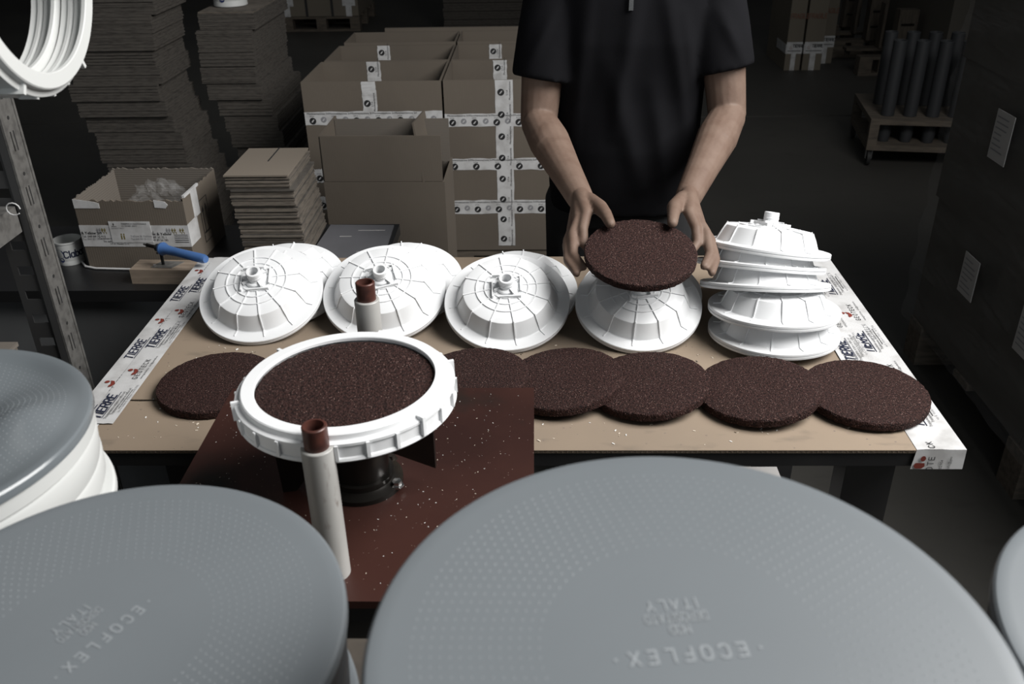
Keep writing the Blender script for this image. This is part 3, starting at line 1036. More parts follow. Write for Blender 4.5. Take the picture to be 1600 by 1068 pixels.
# ================================================================== left bench behind the table
bn = thing('side_bench', 'low black-topped bench with dark grey front, left behind the workbench', 'bench', (0, 0, 0))
SBZ = .74
mb = MB(); mb.box((-1.75, 1.815, SBZ - .028), (-.36, 2.215, SBZ), 'bench'); mb.build('bench_top', bn)
mb = MB(); mb.box((-1.72, 1.845, .05), (-.40, 1.86, SBZ - .028), 'panel'); mb.build('front_panel', bn)
mb = MB(); mb.box((-1.72, 1.86, .0), (-1.69, 2.20, SBZ - .028), 'panel'); mb.build('side_panel', bn)
mb = MB(); mb.box((-.43, 1.86, .0), (-.40, 2.20, SBZ - .028), 'panel'); mb.build('side_panel', bn)


def open_box_parts(e, x0, x1, y0, y1, z0, z1, th=.004, m='carton', mi='carton_in', flaps=None):
    """four walls and a floor, each wall its own part; flaps: dict of side -> extra height"""
    fl = flaps or {}
    def wall(nm, lo, hi):
        mb = MB(); mb.box(lo, hi, m); mb.build(nm, e)
    wall('front_wall', (x0, y0, z0), (x1, y0 + th, z1 + fl.get('f', 0)))
    wall('back_wall', (x0, y1 - th, z0), (x1, y1, z1 + fl.get('b', 0)))
    wall('side_wall', (x0, y0 + th, z0), (x0 + th, y1 - th, z1 + fl.get('l', 0)))
    wall('side_wall', (x1 - th, y0 + th, z0), (x1, y1 - th, z1 + fl.get('r', 0)))
    wall('box_floor', (x0 + th, y0 + th, z0), (x1 - th, y1 - th, z0 + th))


# parcel box with taped band
A0, A1 = px(141, 418, z=SBZ), px(294, 418, z=SBZ)
PT = Matrix.Translation((A0.x, A0.y, SBZ)) @ Matrix.Rotation(math.radians(-1.5), 4, 'Z')
pw, pd, ph = .258, .215, .175
pb = thing('parcel_box', 'open torn brown parcel box with white tape band and labels on the side bench', 'box', PT)
zt = ph


def ragged_wall(nm, T, w, h, m='carton', amp=.006):
    mb = MB()
    n = 40
    vs = [(w * i / n, 0, 0) for i in range(n + 1)] + [(w * i / n, 0, h - random.random() * amp) for i in range(n + 1)]
    vs2 = [(x, .004, z) for x, y, z in vs]
    N = n + 1
    fs = []
    for i in range(n):
        fs.append((i, i + 1, N + i + 1, N + i))
        fs.append((2 * N + i + 1, 2 * N + i, 3 * N + i, 3 * N + i + 1))
        fs.append((N + i, N + i + 1, 3 * N + i + 1, 3 * N + i))
    mb.add(vs + vs2, fs, m, T)
    return mb.build(nm, pb, fix=False)


RZ90 = Matrix.Rotation(PI / 2, 4, 'Z')
ragged_wall('front_wall', Matrix(), pw, ph - .004)
ragged_wall('back_wall', Matrix.Translation((0, pd - .004, 0)), pw, ph + .004, 'carton_in')
ragged_wall('side_wall', Matrix.Translation((.004, 0, 0)) @ RZ90, pd, ph, 'carton_in')
ragged_wall('side_wall', Matrix.Translation((pw, 0, 0)) @ RZ90, pd, ph, 'carton')
mb = MB(); mb.box((.004, .004, 0), (pw - .004, pd - .004, .004), 'carton_in'); mb.build('box_floor', pb)
mb = MB()
mb.box((-.0006, -.0008, .055), (pw + .0006, 0, .108), 'tape')
mb.box((pw, -.0008, .055), (pw + .0008, .060, .110), 'tape')
mb.box((pw, .048, .108), (pw + .0008, .085, ph - .002), 'tape')
mb.box((pw - .004, .01, ph - .004), (pw + .0012, .10, ph + .002), 'tape')
mb.prism([(0, .150), (.060, .150), (.060, .162), (.045, .166), (.015, .170), (0, .172)], -.0003, .0009, 'tape', frame((0, -.0001, 0), (1, 0, 0), (0, 0, 1)))
mb.prism([(.190, .152), (.215, .150), (.222, .158), (.216, .166), (.190, .170)], -.0003, .0009, 'tape', frame((0, -.0001, 0), (1, 0, 0), (0, 0, 1)))
tp = mb.build('packing_tape', pb)
mb = MB()
Tq = frame((0, -.0012, 0), (1, 0, 0), (0, 0, 1))
for x in (-.002, .118, .170):
    pass
put_text(mb, '& Yellow Srl', .0095, Tq, 'black_print', 1, (.001, .086), bold=.0003)
put_text(mb, 'Tel. 049 89 75 915', .0075, Tq, 'black_print', 1, (.001, .078))
put_text(mb, 'Fax 049 89 75 912', .0070, Tq, 'grey_print', 1, (.001, .0715))
put_text(mb, 'Yellow & Yellow Srl', .0085, Tq, 'black_print', 1, (.106, .088))
put_text(mb, 'Tel. 049 89 35 915', .0075, Tq, 'grey_print', 1, (.112, .080))
put_text(mb, 'Yellow & Yellow', .0095, Tq, 'black_print', 1, (.152, .084), bold=.0003)
put_text(mb, '049 89 35 75 1', .0075, Tq, 'black_print', 1, (.158, .076))
put_text(mb, 'Fax 049 89 56 785', .0070, Tq, 'black_print', 1, (.154, .0695))
put_text(mb, 'Commerciale imballaggi e nastri', .0072, Tq, 'black_print', 1, (.040, .0735))
put_text(mb, 'Via dell Industria 12, Padova', .0065, Tq, 'black_print', 1, (.050, .066))
put_text(mb, 'I.T.A. Nastri S.r.l.', .0065, Tq, 'black_print', 1, (.065, .060))
for k in range(5):
    quad(mb, .222, .066 + k * .0045, .255, .0675 + k * .0045, 'black_print', Tq)
for (x, c) in ((.040, 'grey_print'), (.052, 'olive_print'), (.084, 'olive_print'), (.206, 'grey_print'), (.219, 'olive_print'), (.238, 'olive_print')):
    for s in (0, .006):
        quad(mb, x + s, .091, x + s + .002, .0965, c, Tq)
        quad(mb, x + s - .0008, .0955, x + s + .0038, .0985, c, Tq)
        quad(mb, x + s + .0004, .0990, x + s + .0024, .1012, c, Tq)
        quad(mb, x + s + .003, .087, x + s + .0045, .0925, c, Tq)
mb.build('tape_print', tp, fix=False)
mb = MB(); mb.box((.072, -.0018, .066), (.170, -.0009, .118), 'paper')
lb = mb.build('address_label', pb)
lb.data.materials[0] = M['tape']
mb = MB()
Tl = frame((.072, -.0021, .066), (1, 0, 0), (0, 0, 1))
put_text(mb, 'FABBRICA NAZIONALE', .0058, Tl, 'black_print', 1, (.030, .0445))
put_text(mb, 'Z.I. NORD 35013', .0050, Tl, 'black_print', 1, (.030, .0395))
put_text(mb, 'DESTINATARIO', .0045, Tl, 'grey_print', 1, (.004, .034))
quad(mb, .010, .0425, .0125, .0475, 'black_print', Tl); quad(mb, .006, .0395, .018, .0405, 'black_print', Tl)
for x in (.015, .021):
    quad(mb, x + .008, .008, x + .011, .018, 'olive_print', Tl); quad(mb, x + .0085, .019, x + .0115, .0225, 'olive_print', Tl)
put_text(mb, 'Yellow & Yellow Srl', .0075, Tl, 'grey_print', 1, (.046, .0135))
put_text(mb, 'Tel 049 89 35 915', .0065, Tl, 'grey_print', 1, (.046, .0065))
mb.build('label_print', lb, fix=False)
# printed up-arrows on the right side
mb = MB()
Ts = frame((pw + .0008, .085, .03), (0, 1, 0), (0, 0, 1))
for (a, b, c, d) in ((0, 0, .05, .002), (0, .105, .05, .107), (0, 0, .002, .107), (.048, 0, .05, .107), (.006, .022, .044, .026), (.013, .026, .016, .075), (.033, .026, .036, .075)):
    quad(mb, a, b, c, d, 'black_print', Ts)
for x in (.0145, .0345):
    mb.add([(x - .006, .075, 0), (x + .006, .075, 0), (x, .092, 0)], [(0, 1, 2)], 'black_print', Ts)
mb.build('arrow_print', pb, fix=False)
# crumpled bag inside
bm = bmesh.new(); bmesh.ops.create_icosphere(bm, subdivisions=4, radius=1)
for v in bm.verts:
    k = 1 + .22 * math.sin(7 * v.co.x + 3 * v.co.y) * math.sin(9 * v.co.z + 5 * v.co.x) + .1 * math.sin(17 * v.co.y + 11 * v.co.z)
    v.co = V((v.co.x * .062 * k, v.co.y * .05 * k, v.co.z * .050 * k))
me = bpy.data.meshes.new('plastic_bag'); bm.to_mesh(me); bm.free(); me.materials.append(M['bag'])
o = link('plastic_bag', me, None, PT @ Matrix.Translation((.145, .135, .118)))
tag(o, 'crumpled clear plastic bag sticking out of the open parcel box', 'bag')
bm = bmesh.new(); bmesh.ops.create_icosphere(bm, subdivisions=3, radius=1)
for v in bm.verts:
    k = 1 + .15 * math.sin(9 * v.co.x + 5 * v.co.y)
    v.co = V((v.co.x * .10 * k, v.co.y * .08 * k, v.co.z * .025))
me = bpy.data.meshes.new('dark_parts'); bm.to_mesh(me); bm.free(); me.materials.append(M['rubber'])
tag(link('dark_parts', me, None, PT @ Matrix.Translation((.128, .105, .033))), 'dark rubber parts lying in the open parcel box', 'parts', kind='stuff')


def pot(name, label, c, r, h, texts, T0=None):
    e = thing(name, label, 'tub', Matrix.Translation(c))
    mb = MB(); mb.lathe([(0, 0), (r * .93, 0), (r * .95, .003), (r * .93, h * .2), (r * .96, h * .24), (r * .96, h * .9), (r, h * .93), (r, h), (r * .95, h), (r * .90, h * .3), (0, h * .3)], 'white2', 48)
    b = mb.build('tub_wall', e)
    mb = MB()
    rr = r * .963
    for (s, size, a0, z, m, bold) in texts:
        Q, wd = sans_quads(s, size, 1.0, .2, bold)
        for k, q_ in enumerate(Q):
            mb.add([((rr + .0001 * (k % 3)) * math.sin(a0 + x / rr), -(rr + .0001 * (k % 3)) * math.cos(a0 + x / rr), z + y) for x, y in q_], [(0, 1, 2, 3)], m)
    for (a, z, rad, m) in ((-.28, h * .52, h * .20, 'blue_print'), (-.75, h * .56, h * .13, 'grey_print'), (-.18, h * .26, h * .10, 'blue_print')):
        n = 16
        mb.add([(rr * 1.001 * math.sin(a + rad * math.cos(q) / rr), -rr * 1.001 * math.cos(a + rad * math.cos(q) / rr), z + rad * math.sin(q)) for q in (2 * PI * k / n for k in range(n))], [tuple(range(n))], m)
    mb.build('tub_print', b, fix=False)
    return e


c = px(110, 410, z=SBZ)
pot('plastic_tub', 'small white tub printed Claber on the side bench beside the parcel box', (c.x, c.y + .01, SBZ), .033, .058, [('Claber', .0155, .06, .021, 'navy', .20)])
mb = MB()
q = [px(x, y, z=SBZ + .003) for x, y in ((128, 408), (134, 416), (150, 419), (190, 420), (225, 421))]
mb.tube(q, .0028, 'cable', 8)
tag(mb.build('cable'), 'white cable lying along the foot of the parcel box', 'cable')

# wooden block with metal holder and blue-handled tool
c = px(207, 443, z=SBZ)
BT = Matrix.Translation((c.x, c.y, SBZ)) @ Matrix.Rotation(math.radians(-2), 4, 'Z')
bk = thing('tool_stand', 'pale wooden block with sheet metal holder for the blue-handled iron', 'tool stand', BT)
mb = MB(); mb.box((0, 0, 0), (.175, .058, .035), 'wood'); mb.build('block', bk)
mb = MB()
mb.prism([(.045, .012), (.095, .010), (.112, .046), (.058, .050)], .035, .0362, 'galv')
pl = mb.build('metal_plate', bk)
mb = MB(); mb.box((.066, .026, .036), (.072, .030, .068), 'black_steel'); mb.box((.060, .024, .064), (.078, .032, .068), 'black_steel'); mb.build('holder_arm', bk)
mb = MB(); mb.lathe([(0, 0), (.0035, 0), (.0035, .003), (0, .003)], 'chrome', 8, Matrix.Translation((.052, .02, .0362))); mb.build('screw', bk)
si = thing('soldering_iron', 'blue-handled iron with thin metal tip resting on its wooden stand', 'tool', (0, 0, 0))
d0 = V((c.x + .066, c.y + .024, SBZ + .079))
dx = (px(334, 414, Y=c.y - .055) - px(253, 394, Y=c.y + .024)).normalized()
e1 = d0 + dx * .012
mb = MB(); mb.tube([e1, e1 + dx * .006, e1 + dx * .018, e1 + dx * .05, e1 + dx * .135, e1 + dx * .142], [.014, .0155, .011, .0098, .0105, .008], 'blue', 20); mb.build('handle', si)
mb = MB(); mb.tube([d0 - dx * .036, d0 + dx * .012], [.0042, .0048], 'oily', 12); mb.tube([d0 - dx * .002, d0 + dx * .009], [.009, .009], 'rubber', 14); mb.build('barrel', si)
mb = MB(); mb.tube([d0 - dx * .046, d0 - dx * .035], [.0025, .0035], 'chrome', 10); mb.build('tip', si)

# ================================================================== stacks of flat cardboard


def card_stack(label, x0, w, y0, d, z0, z1, nb, tsheet, m, drift, topm='sheet_top', seed=1, slot=False, base=True):
    rnd = random.Random(seed)
    e = thing('cardboard_stack', label, 'cardboard stack', (x0, y0, z0))
    hb = (z1 - z0) / nb
    ox = oy = 0
    for k in range(nb):
        f = (k + .5) / nb
        ox, oy = drift(f)
        jt = .25 if slot else 1
        ox += jt * rnd.uniform(-.012, .012); oy += jt * rnd.uniform(-.01, .01)
        mb = MB()
        n = max(2, int(hb / tsheet))
        for i in range(n):
            za = k * hb + i * hb / n
            last = k == nb - 1 and i == n - 1
            jx, jy = rnd.uniform(-.0022, .0022), rnd.uniform(-.003, .003)
            inset = .0012 * (i % 2)
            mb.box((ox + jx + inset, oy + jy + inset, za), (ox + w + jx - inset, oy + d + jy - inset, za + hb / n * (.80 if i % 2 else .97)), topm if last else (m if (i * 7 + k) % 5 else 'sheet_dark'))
        b = mb.build('bundle', e)
        if slot and k == nb - 1:
            mb = MB(); mb.box((ox + w * .50, oy + d * .48, nb * hb - .0006), (ox + w * .51 + .002, oy + d, nb * hb + .0004), 'rubber'); mb.build('slot', b)
    return e


p0, p1 = px(158, 250, Y=3.6), px(292, 250, Y=3.6)
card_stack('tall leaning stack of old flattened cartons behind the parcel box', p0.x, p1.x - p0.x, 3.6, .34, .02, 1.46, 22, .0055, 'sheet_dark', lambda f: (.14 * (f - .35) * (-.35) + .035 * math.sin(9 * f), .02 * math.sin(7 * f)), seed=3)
p0, p1 = px(352, 215, Y=3.9), px(424, 215, Y=3.9)
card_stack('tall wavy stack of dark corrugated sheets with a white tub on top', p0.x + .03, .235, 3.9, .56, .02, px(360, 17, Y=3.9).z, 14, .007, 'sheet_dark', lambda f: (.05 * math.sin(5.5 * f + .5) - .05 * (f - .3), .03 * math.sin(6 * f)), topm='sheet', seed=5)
p0, p1 = px(380, 388, Y=1.985), px(470, 388, Y=1.985)
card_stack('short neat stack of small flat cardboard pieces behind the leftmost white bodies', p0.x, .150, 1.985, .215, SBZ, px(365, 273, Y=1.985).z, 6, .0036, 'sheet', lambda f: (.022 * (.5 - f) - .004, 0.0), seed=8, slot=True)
zt = px(360, 17, Y=3.9).z
pc = px(361, 8, z=zt)
pot('plastic_tub', 'white tub with blue emblem on top of the dark cardboard stack', (pc.x, pc.y, zt + .001), .075, .12, [('G', .035, .35, .035, 'navy', .2)])

# ================================================================== cartons on pallet behind


def pallet(label, T, L=1.2, W=.8, cat='pallet', parent=None, name='pallet'):
    e = thing(name, label, cat, T) if parent is None else parent
    for k in range(5):
        mb = MB(); y = (W - .1) / 4 * k; mb.box((0, y, .122), (L, y + .1, .144), 'wood_dark'); mb.build('deck_board', e, None if parent is None else T)
    for i in range(3):
        for j in range(3):
            mb = MB(); x = (L - .1) / 2 * i; y = (W - .1) / 2 * j; mb.box((x, y, .022), (x + .1, y + .1, .122), 'wood_dark'); mb.build('block', e, None if parent is None else T)
    for j in range(3):
        mb = MB(); y = (W - .1) / 2 * j; mb.box((0, y, 0), (L, y + .1, .022), 'wood_dark'); mb.build('bottom_board', e, None if parent is None else T)
    return e


FY = 3.43
FZ0 = .15
fl = px(476, 180, Y=FY).x
fm = px(693, 180, Y=FY).x
fr = fm + (fm - fl)
pallet('wooden pallet under the row of open brown cartons', Matrix.Translation((fl - .02, FY + .01, 0)), 1.2, 1.0)
FZ1 = px(600, 127, Y=FY).z


def tape_band(parent, pts4, T, prints):
    pass


def print_band(parent, T, x0, x1, y0, y1, step=.085, r=.013, vertical=False, rows=1):
    """white tape patch with round badges, in local plane T"""
    mb = MB()
    n = 16
    vs, fs = [], []
    for i in range(n + 1):
        for j in range(2):
            if vertical:
                vs.append(((x0, x1)[j] + random.uniform(-.0015, .0015), y0 + (y1 - y0) * i / n, .0008 + random.uniform(0, .0008)))
            else:
                vs.append((x0 + (x1 - x0) * i / n, (y0, y1)[j] + random.uniform(-.002, .002), .0008 + random.uniform(0, .0008)))
    for i in range(n):
        fs.append((2 * i, 2 * i + 1, 2 * i + 3, 2 * i + 2))
    mb.add(vs, fs, 'tape', T)
    tp = mb.build('packing_tape', parent, fix=False)
    mb = MB()
    Tp = T @ Matrix.Translation((0, 0, .002))
    if vertical:
        u = y0 + .03
        while u < y1 - .01:
            logo_round(mb, x0 + (x1 - x0) * .33, u, r, Tp)
            Tv = Tp @ Matrix.Translation((x1 - (x1 - x0) * .12, u - .03, 0)) @ Matrix.Rotation(PI / 2, 4, 'Z')
            put_text(mb, 'Movimentazione', .0105, Tv, 'black_print')
            put_text(mb, 'S.T.A', .0095, Tp @ Matrix.Translation((x0 + (x1 - x0) * .72, u - .012, 0)) @ Matrix.Rotation(PI / 2, 4, 'Z'), 'black_print')
            u += step
    else:
        u = x0 + .03
        h = y1 - y0
        while u < x1 - .02:
            logo_round(mb, u, y0 + h * .32, r, Tp)
            if rows > 1:
                logo_round(mb, u + step * .5, y0 + h * .42, r * .85, Tp, 'grey_print')
            if u + .10 < x1:
                put_text(mb, 'Movimentazione Srl', .0105, Tp, 'black_print', 1, (u - .02, y0 + h * .80))
            put_text(mb, 'S.T.A', .0075, Tp, 'black_print', 1, (u - .010, y0 + h * .62))
            u += step
    mb.build('tape_print', tp, fix=False)
    return tp


def open_carton(label, x0, x1, y0, y1, z0, z1, vtape=None, bands=(), flaps=None, group='open brown cartons on the pallet'):
    e = thing('open_carton', label, 'carton', (0, 0, 0), group)
    open_box_parts(e, x0, x1, y0, y1, z0, z1, .006, 'carton', 'carton_in', flaps)
    T = frame((0, y0, 0), (1, 0, 0), (0, 0, 1))
    for (a, b, c, d, kw) in bands:
        print_band(e, T, a, b, c, d, **kw)
    return e


g = .004
tw = .075
vxl = px(578, 150, Y=FY).x
vxr = px(791, 300, Y=FY).x
zb = lambda y: px(740, y, Y=FY).z
# front row


def inner_tape(e, x, y, z1):
    print_band(e, frame((0, y - .0008, 0), (1, 0, 0), (0, 0, 1)), x - .028, x + .028, z1 - .15, z1, vertical=True, step=.09)


y2 = FY + .385
y3 = y2 + .345
vback = [px(583, 100, Y=FY + .36).x, px(781, 100, Y=FY + .36).x, px(599, 75, Y=y2 + .32).x, px(774, 75, Y=y2 + .32).x]
e = open_carton('front left open carton with tape across, behind the plain open box', fl, fm - g, FY, FY + .37, FZ0, FZ1,
                bands=[(fl, fm - g, zb(193), zb(172), dict(rows=2)), (vxl - .03, vxl + .025, zb(172), FZ1, dict(vertical=True, step=.09)), (fl, fl + .06, zb(283), zb(262), {}), (fl, fl + .06, zb(325), zb(305), {})])
inner_tape(e, vback[0], FY + .364, FZ1)
e = open_carton('front right open carton banded with three white tapes, beside the person', fm + g, fr, FY + .004, FY + .37, FZ0, FZ1,
                bands=[(fm + g, fr, zb(198), zb(178), dict(rows=2)), (fm + g, fr, zb(266), zb(248), {}), (fm + g, fr, zb(334), zb(313), dict(rows=2)), (vxr - .035, vxr + .032, FZ0 + .02, FZ1 - .0, dict(vertical=True, step=.085))])
inner_tape(e, vback[1], FY + .364, FZ1)
e = open_carton('middle left open carton with upright tape on its back flap', fl + .01, fm - g, y2, y2 + .33, FZ0, FZ1)
inner_tape(e, vback[2], y2 + .324, FZ1)
e = open_carton('middle right open carton on the pallet', fm + g, fr, y2, y2 + .33, FZ0, FZ1)
inner_tape(e, vback[3], y2 + .324, FZ1)
open_carton('rear left open carton at the back of the pallet row', fl + .03, fm - g, y3, y3 + .26, FZ0, FZ1 + .01)
open_carton('rear right open carton on the pallet', fm + g, fr, y3, y3 + .26, FZ0, FZ1 + .01)
mb = MB(); mb.box((fl + .17, y3 + .30, 0), (fr, y3 + .32, FZ1 + .02), 'carton')
tag(mb.build('cardboard_board'), 'plain cardboard board standing behind the rear cartons', 'board')

# plain open box in front of them
OY = 2.9
a, b = px(497, 213, Y=OY), px(691, 211, Y=OY)
ob = thing('open_box', 'plain tall open cardboard box with raised flaps standing before the taped cartons', 'box', Matrix.Translation((a.x, OY, 0)) @ Matrix.Rotation(math.radians(-1), 4, 'Z'))
bw, bd, bh = b.x - a.x, .27, a.z
mb = MB(); mb.box((0, 0, 0), (bw, .006, bh * .80), 'carton'); mb.build('front_wall', ob)
mb = MB(); mb.box((.004, .001, bh * .802), (bw - .006, .007, bh), 'carton'); mb.build('flap', ob)
mb = MB(); mb.box((0, bd - .006, 0), (bw, bd, bh * .80), 'carton_in'); mb.build('back_wall', ob)
mb = MB(); mb.prism([(.004, bh * .802), (bw - .004, bh * .802), (bw - .002, bh * 1.0), (.006, bh * 1.0)], 0, .006, 'carton_in', frame((0, bd + .002, 0), (1, 0, 0), (0, 0, 1)) @ Matrix.Rotation(.06, 4, 'X')); mb.build('flap', ob)
mb = MB(); mb.box((0, .006, 0), (.006, bd - .006, bh * .80), 'carton'); mb.build('side_wall', ob)
mb = MB(); mb.prism([(.006, bh * .802), (bd - .006, bh * .802), (bd - .008, bh), (.01, bh)], 0, .006, 'carton', frame((-.002, 0, 0), (0, 1, 0), (0, 0, 1))); mb.build('flap', ob)
mb = MB(); mb.box((bw - .006, .006, 0), (bw, bd - .006, bh * .80), 'carton'); mb.build('side_wall', ob)
mb = MB(); mb.prism([(.0, bh * .80), (bd - .006, bh * .80), (bd - .008, bh * 1.03), (.004, bh * 1.06)], 0, .006, 'carton', frame((bw + .002, 0, 0), (0, 1, 0), (0, 0, 1)) @ Matrix.Rotation(-.12, 4, 'X')); mb.build('flap', ob)
mb = MB(); mb.box((.006, .006, 0), (bw - .006, bd - .006, .006), 'carton_in'); mb.build('box_floor', ob)

# grey sheet lying on the side bench
mb = MB(); mb.prism([(-.556, 1.90), (-.368, 1.90), (-.372, 2.198), (-.54, 2.204)], SBZ, SBZ + .004, 'greyboard')
gs = tag(mb.build('grey_sheet'), 'grey scratched sheet lying on the side bench behind the second white body', 'sheet')
mb = MB()
for (x0, x1, y0, y1) in ((-.50, -.47, 2.12, 2.123), (-.46, -.39, 2.16, 2.163), (-.44, -.41, 2.02, 2.022)):
    mb.box((x0, y0, SBZ + .004), (x1, y1, SBZ + .0044), 'paper')
mb.build('scratches', gs)

# ================================================================== far background
a, b = px(444, 50, z=0), px(562, 50, z=0)
pallet('far wooden pallet under the wrapped block of cartons at the top', Matrix.Translation((a.x, a.y, 0)), b.x - a.x, 1.0)
pl = thing('carton_block', 'strapped block of cartons on the far pallet at the top', 'cartons', Matrix.Translation((a.x, a.y, .146)))
Wp = b.x - a.x
for i in range(3):
    for j in range(2):
        mb = MB(); mb.box((Wp / 3 * i + .004, .0, .4 * j + .002), (Wp / 3 * (i + 1) - .004, .9, .4 * (j + 1) - .002), 'fragile'); mb.build('carton', pl)
for x in (.03, Wp - .13):
    mb = MB(); mb.box((x, -.004, .0), (x + .06, -.001, .8), 'tape'); mb.box((x - .03, -.005, .1), (x + .10, -.002, .17), 'tape'); mb.build('packing_tape', pl)
for x in (Wp * .33, Wp * .66):
    mb = MB(); mb.box((x - .012, -.006, 0), (x + .012, -.002, .8), 'rubber'); mb.build('strap', pl)
a, b = px(695, 52, z=0), px(830, 52, z=0)
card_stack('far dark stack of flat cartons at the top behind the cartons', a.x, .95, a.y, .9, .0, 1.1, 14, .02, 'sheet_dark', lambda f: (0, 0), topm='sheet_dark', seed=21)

# tall cartons marked FRAGILE
fx = [px(1222, 110, z=0), px(1250, 110, z=0), px(1283, 110, z=0), px(1308, 105, z=0)]
labs = ['leftmost tall brown carton marked FRAGILE standing on the far floor', 'middle tall brown carton marked FRAGILE on the far floor', 'rightmost tall brown carton marked FRAGILE, set slightly back']
for i in range(3):
    x0, x1 = fx[i].x + .012, fx[i + 1].x - .006
    y0 = fx[0].y + (.25 if i == 2 else 0)
    e = thing('tall_carton', labs[i], 'carton', Matrix.Translation((x0, y0, 0)), 'tall cartons on the far floor')
    wd = x1 - x0
    mb = MB(); mb.box((0, 0, 0), (wd, .62, 1.75), 'fragile'); mb.build('carton_body', e)
    mb = MB()
    mb.box((-.001, -.004, .13), (wd + .001, -.001, .22), 'tape'); mb.box((wd * .35, -.004, 0), (wd * .65, -.001, .13), 'tape')
    mb.box((-.004, 0, .13), (-.001, .3, .20), 'tape')
    tp = mb.build('packing_tape', e)
    mb = MB()
    T = frame((0, -.006, 0), (1, 0, 0), (0, 0, 1))
    put_sans(mb, 'FRAGILE', .034, T, 'rust_print', .85, .2, .16, (.008, .40))
    mb.build('carton_print', e, fix=False)
    mb = MB()
    put_sans(mb, 'TIERRE', .022, T, 'black_print', 1, .16, .2, (wd * .4, .18)); put_text(mb, 'G', .03, T, 'red_print', 1, (.02, .165)); quad(mb, .01, .15, wd - .01, .155, 'black_print', T)
    mb.build('tape_print', tp, fix=False)

# big carton on pallets
c = px(1400, 118, z=0)
PR = math.radians(0)
PB = Matrix.Translation((c.x - .30, c.y, 0)) @ Matrix.Rotation(PR, 4, 'Z')
pallet('lower of two pallets beside the big lettered carton', PB, .40, 1.5)
pallet('upper pallet standing against the big lettered carton', PB @ Matrix.Translation((.39, .0, .147)) @ Matrix.Rotation(math.radians(-90), 4, 'Y'), .34, 1.4)
c2 = px(1418, 128, z=0)
bc = thing('big_carton', 'very large dark carton with big black letters behind the tube trolley', 'carton', Matrix.Translation((c2.x + .14, c2.y - .2, 0)) @ Matrix.Rotation(PR, 4, 'Z'))
mb = MB(); mb.box((0, 0, 0), (.95, 1.5, 1.9), 'bigcarton'); mb.build('carton_body', bc)
mb = MB()
T = frame((-.006, 1.1, .62), (0, 0, 1), (0, 1, 0))
put_sans(mb, 'CARGO', .26, frame((-.006, .95, .60), (0, 0, 1), (0, 1, 0)), 'black_print', 1.0, .25, .26)
put_sans(mb, 'FRAGILE', .05, frame((.35, -.006, .95), (1, 0, 0), (0, 0, 1)), 'rust_print')
mb.build('carton_print', bc, fix=False)
mb = MB(); mb.box((-.002, -.005, .14), (.952, -.001, .27), 'tape'); mb.box((.12, -.005, .0), (.22, -.001, .14), 'tape'); mb.box((.62, -.005, .0), (.72, -.001, .14), 'tape'); mb.box((-.005, 0, .14), (-.001, .4, .25), 'tape')
tp = mb.build('packing_tape', bc)
mb = MB()
T = frame((0, -.008, .14), (1, 0, 0), (0, 0, 1))
put_sans(mb, 'TIERRE', .042, T, 'black_print', 1, .16, .2, (.38, .07)); put_text(mb, 'G', .06, T, 'red_print', 1, (.16, .06)); put_text(mb, 'G', .06, T, 'red_print', 1, (.78, .06))
quad(mb, .3, .03, .6, .038, 'black_print', T); quad(mb, .05, .03, .25, .036, 'black_print', T); quad(mb, .68, .03, .9, .036, 'black_print', T)
mb.build('tape_print', tp, fix=False)

# tube trolley
c = px(1352, 240, z=.07)
tt = thing('tube_trolley', 'low wooden trolley on castors holding upright grey tubes', 'trolley', Matrix.Translation((c.x, c.y, 0)) @ Matrix.Rotation(math.radians(-9), 4, 'Z'))
for z in (.09, .235):
    mb = MB(); mb.box((0, 0, z), (.75, .60, z + .03), 'wood_dark'); mb.build('shelf', tt)
for x in (0, .70):
    for y in (0, .55):
        mb = MB(); mb.box((x, y, .12), (x + .05, y + .05, .235), 'wood_dark'); mb.build('post', tt)
        mb = MB(); mb.tube([(x + .012, y + .025, .042), (x + .03, y + .025, .042)], .042, 'rubber', 20); mb.box((x + .002, y + .010, .04), (x + .008, y + .04, .09), 'galv_dark'); mb.box((x + .034, y + .010, .04), (x + .040, y + .04, .09), 'galv_dark'); mb.build('castor', tt)
mb = MB()
mb.lathe([(.036, 0), (.036, .40), (.033, .402), (.031, .40), (.031, 0)], 'tube', 28, closed=True)
TM = mb.mesh('grey_tube')
mb = MB(); mb.lathe([(0, 0), (.030, 0), (.036, .05), (.034, .105), (0, .105)], 'tube', 24); TB = mb.mesh('tube_end')
nm = ['first', 'second', 'third', 'fourth', 'fifth']
Tt = tt.matrix_basis.copy()
for r in range(2):
    for k in range(5):
        p = Tt @ V((.10 + .118 * k, .10 + .26 * r, .267))
        o = thing('grey_tube', '%s grey tube from the left in the %s row of the trolley' % (nm[k], ['front', 'rear'][r]), 'tube', Matrix.Translation(p), 'grey tubes standing on the trolley')
        link('tube_wall', TM, o)
        if r == 0:
            link('tube_end', TB, o, (0, 0, -.145))

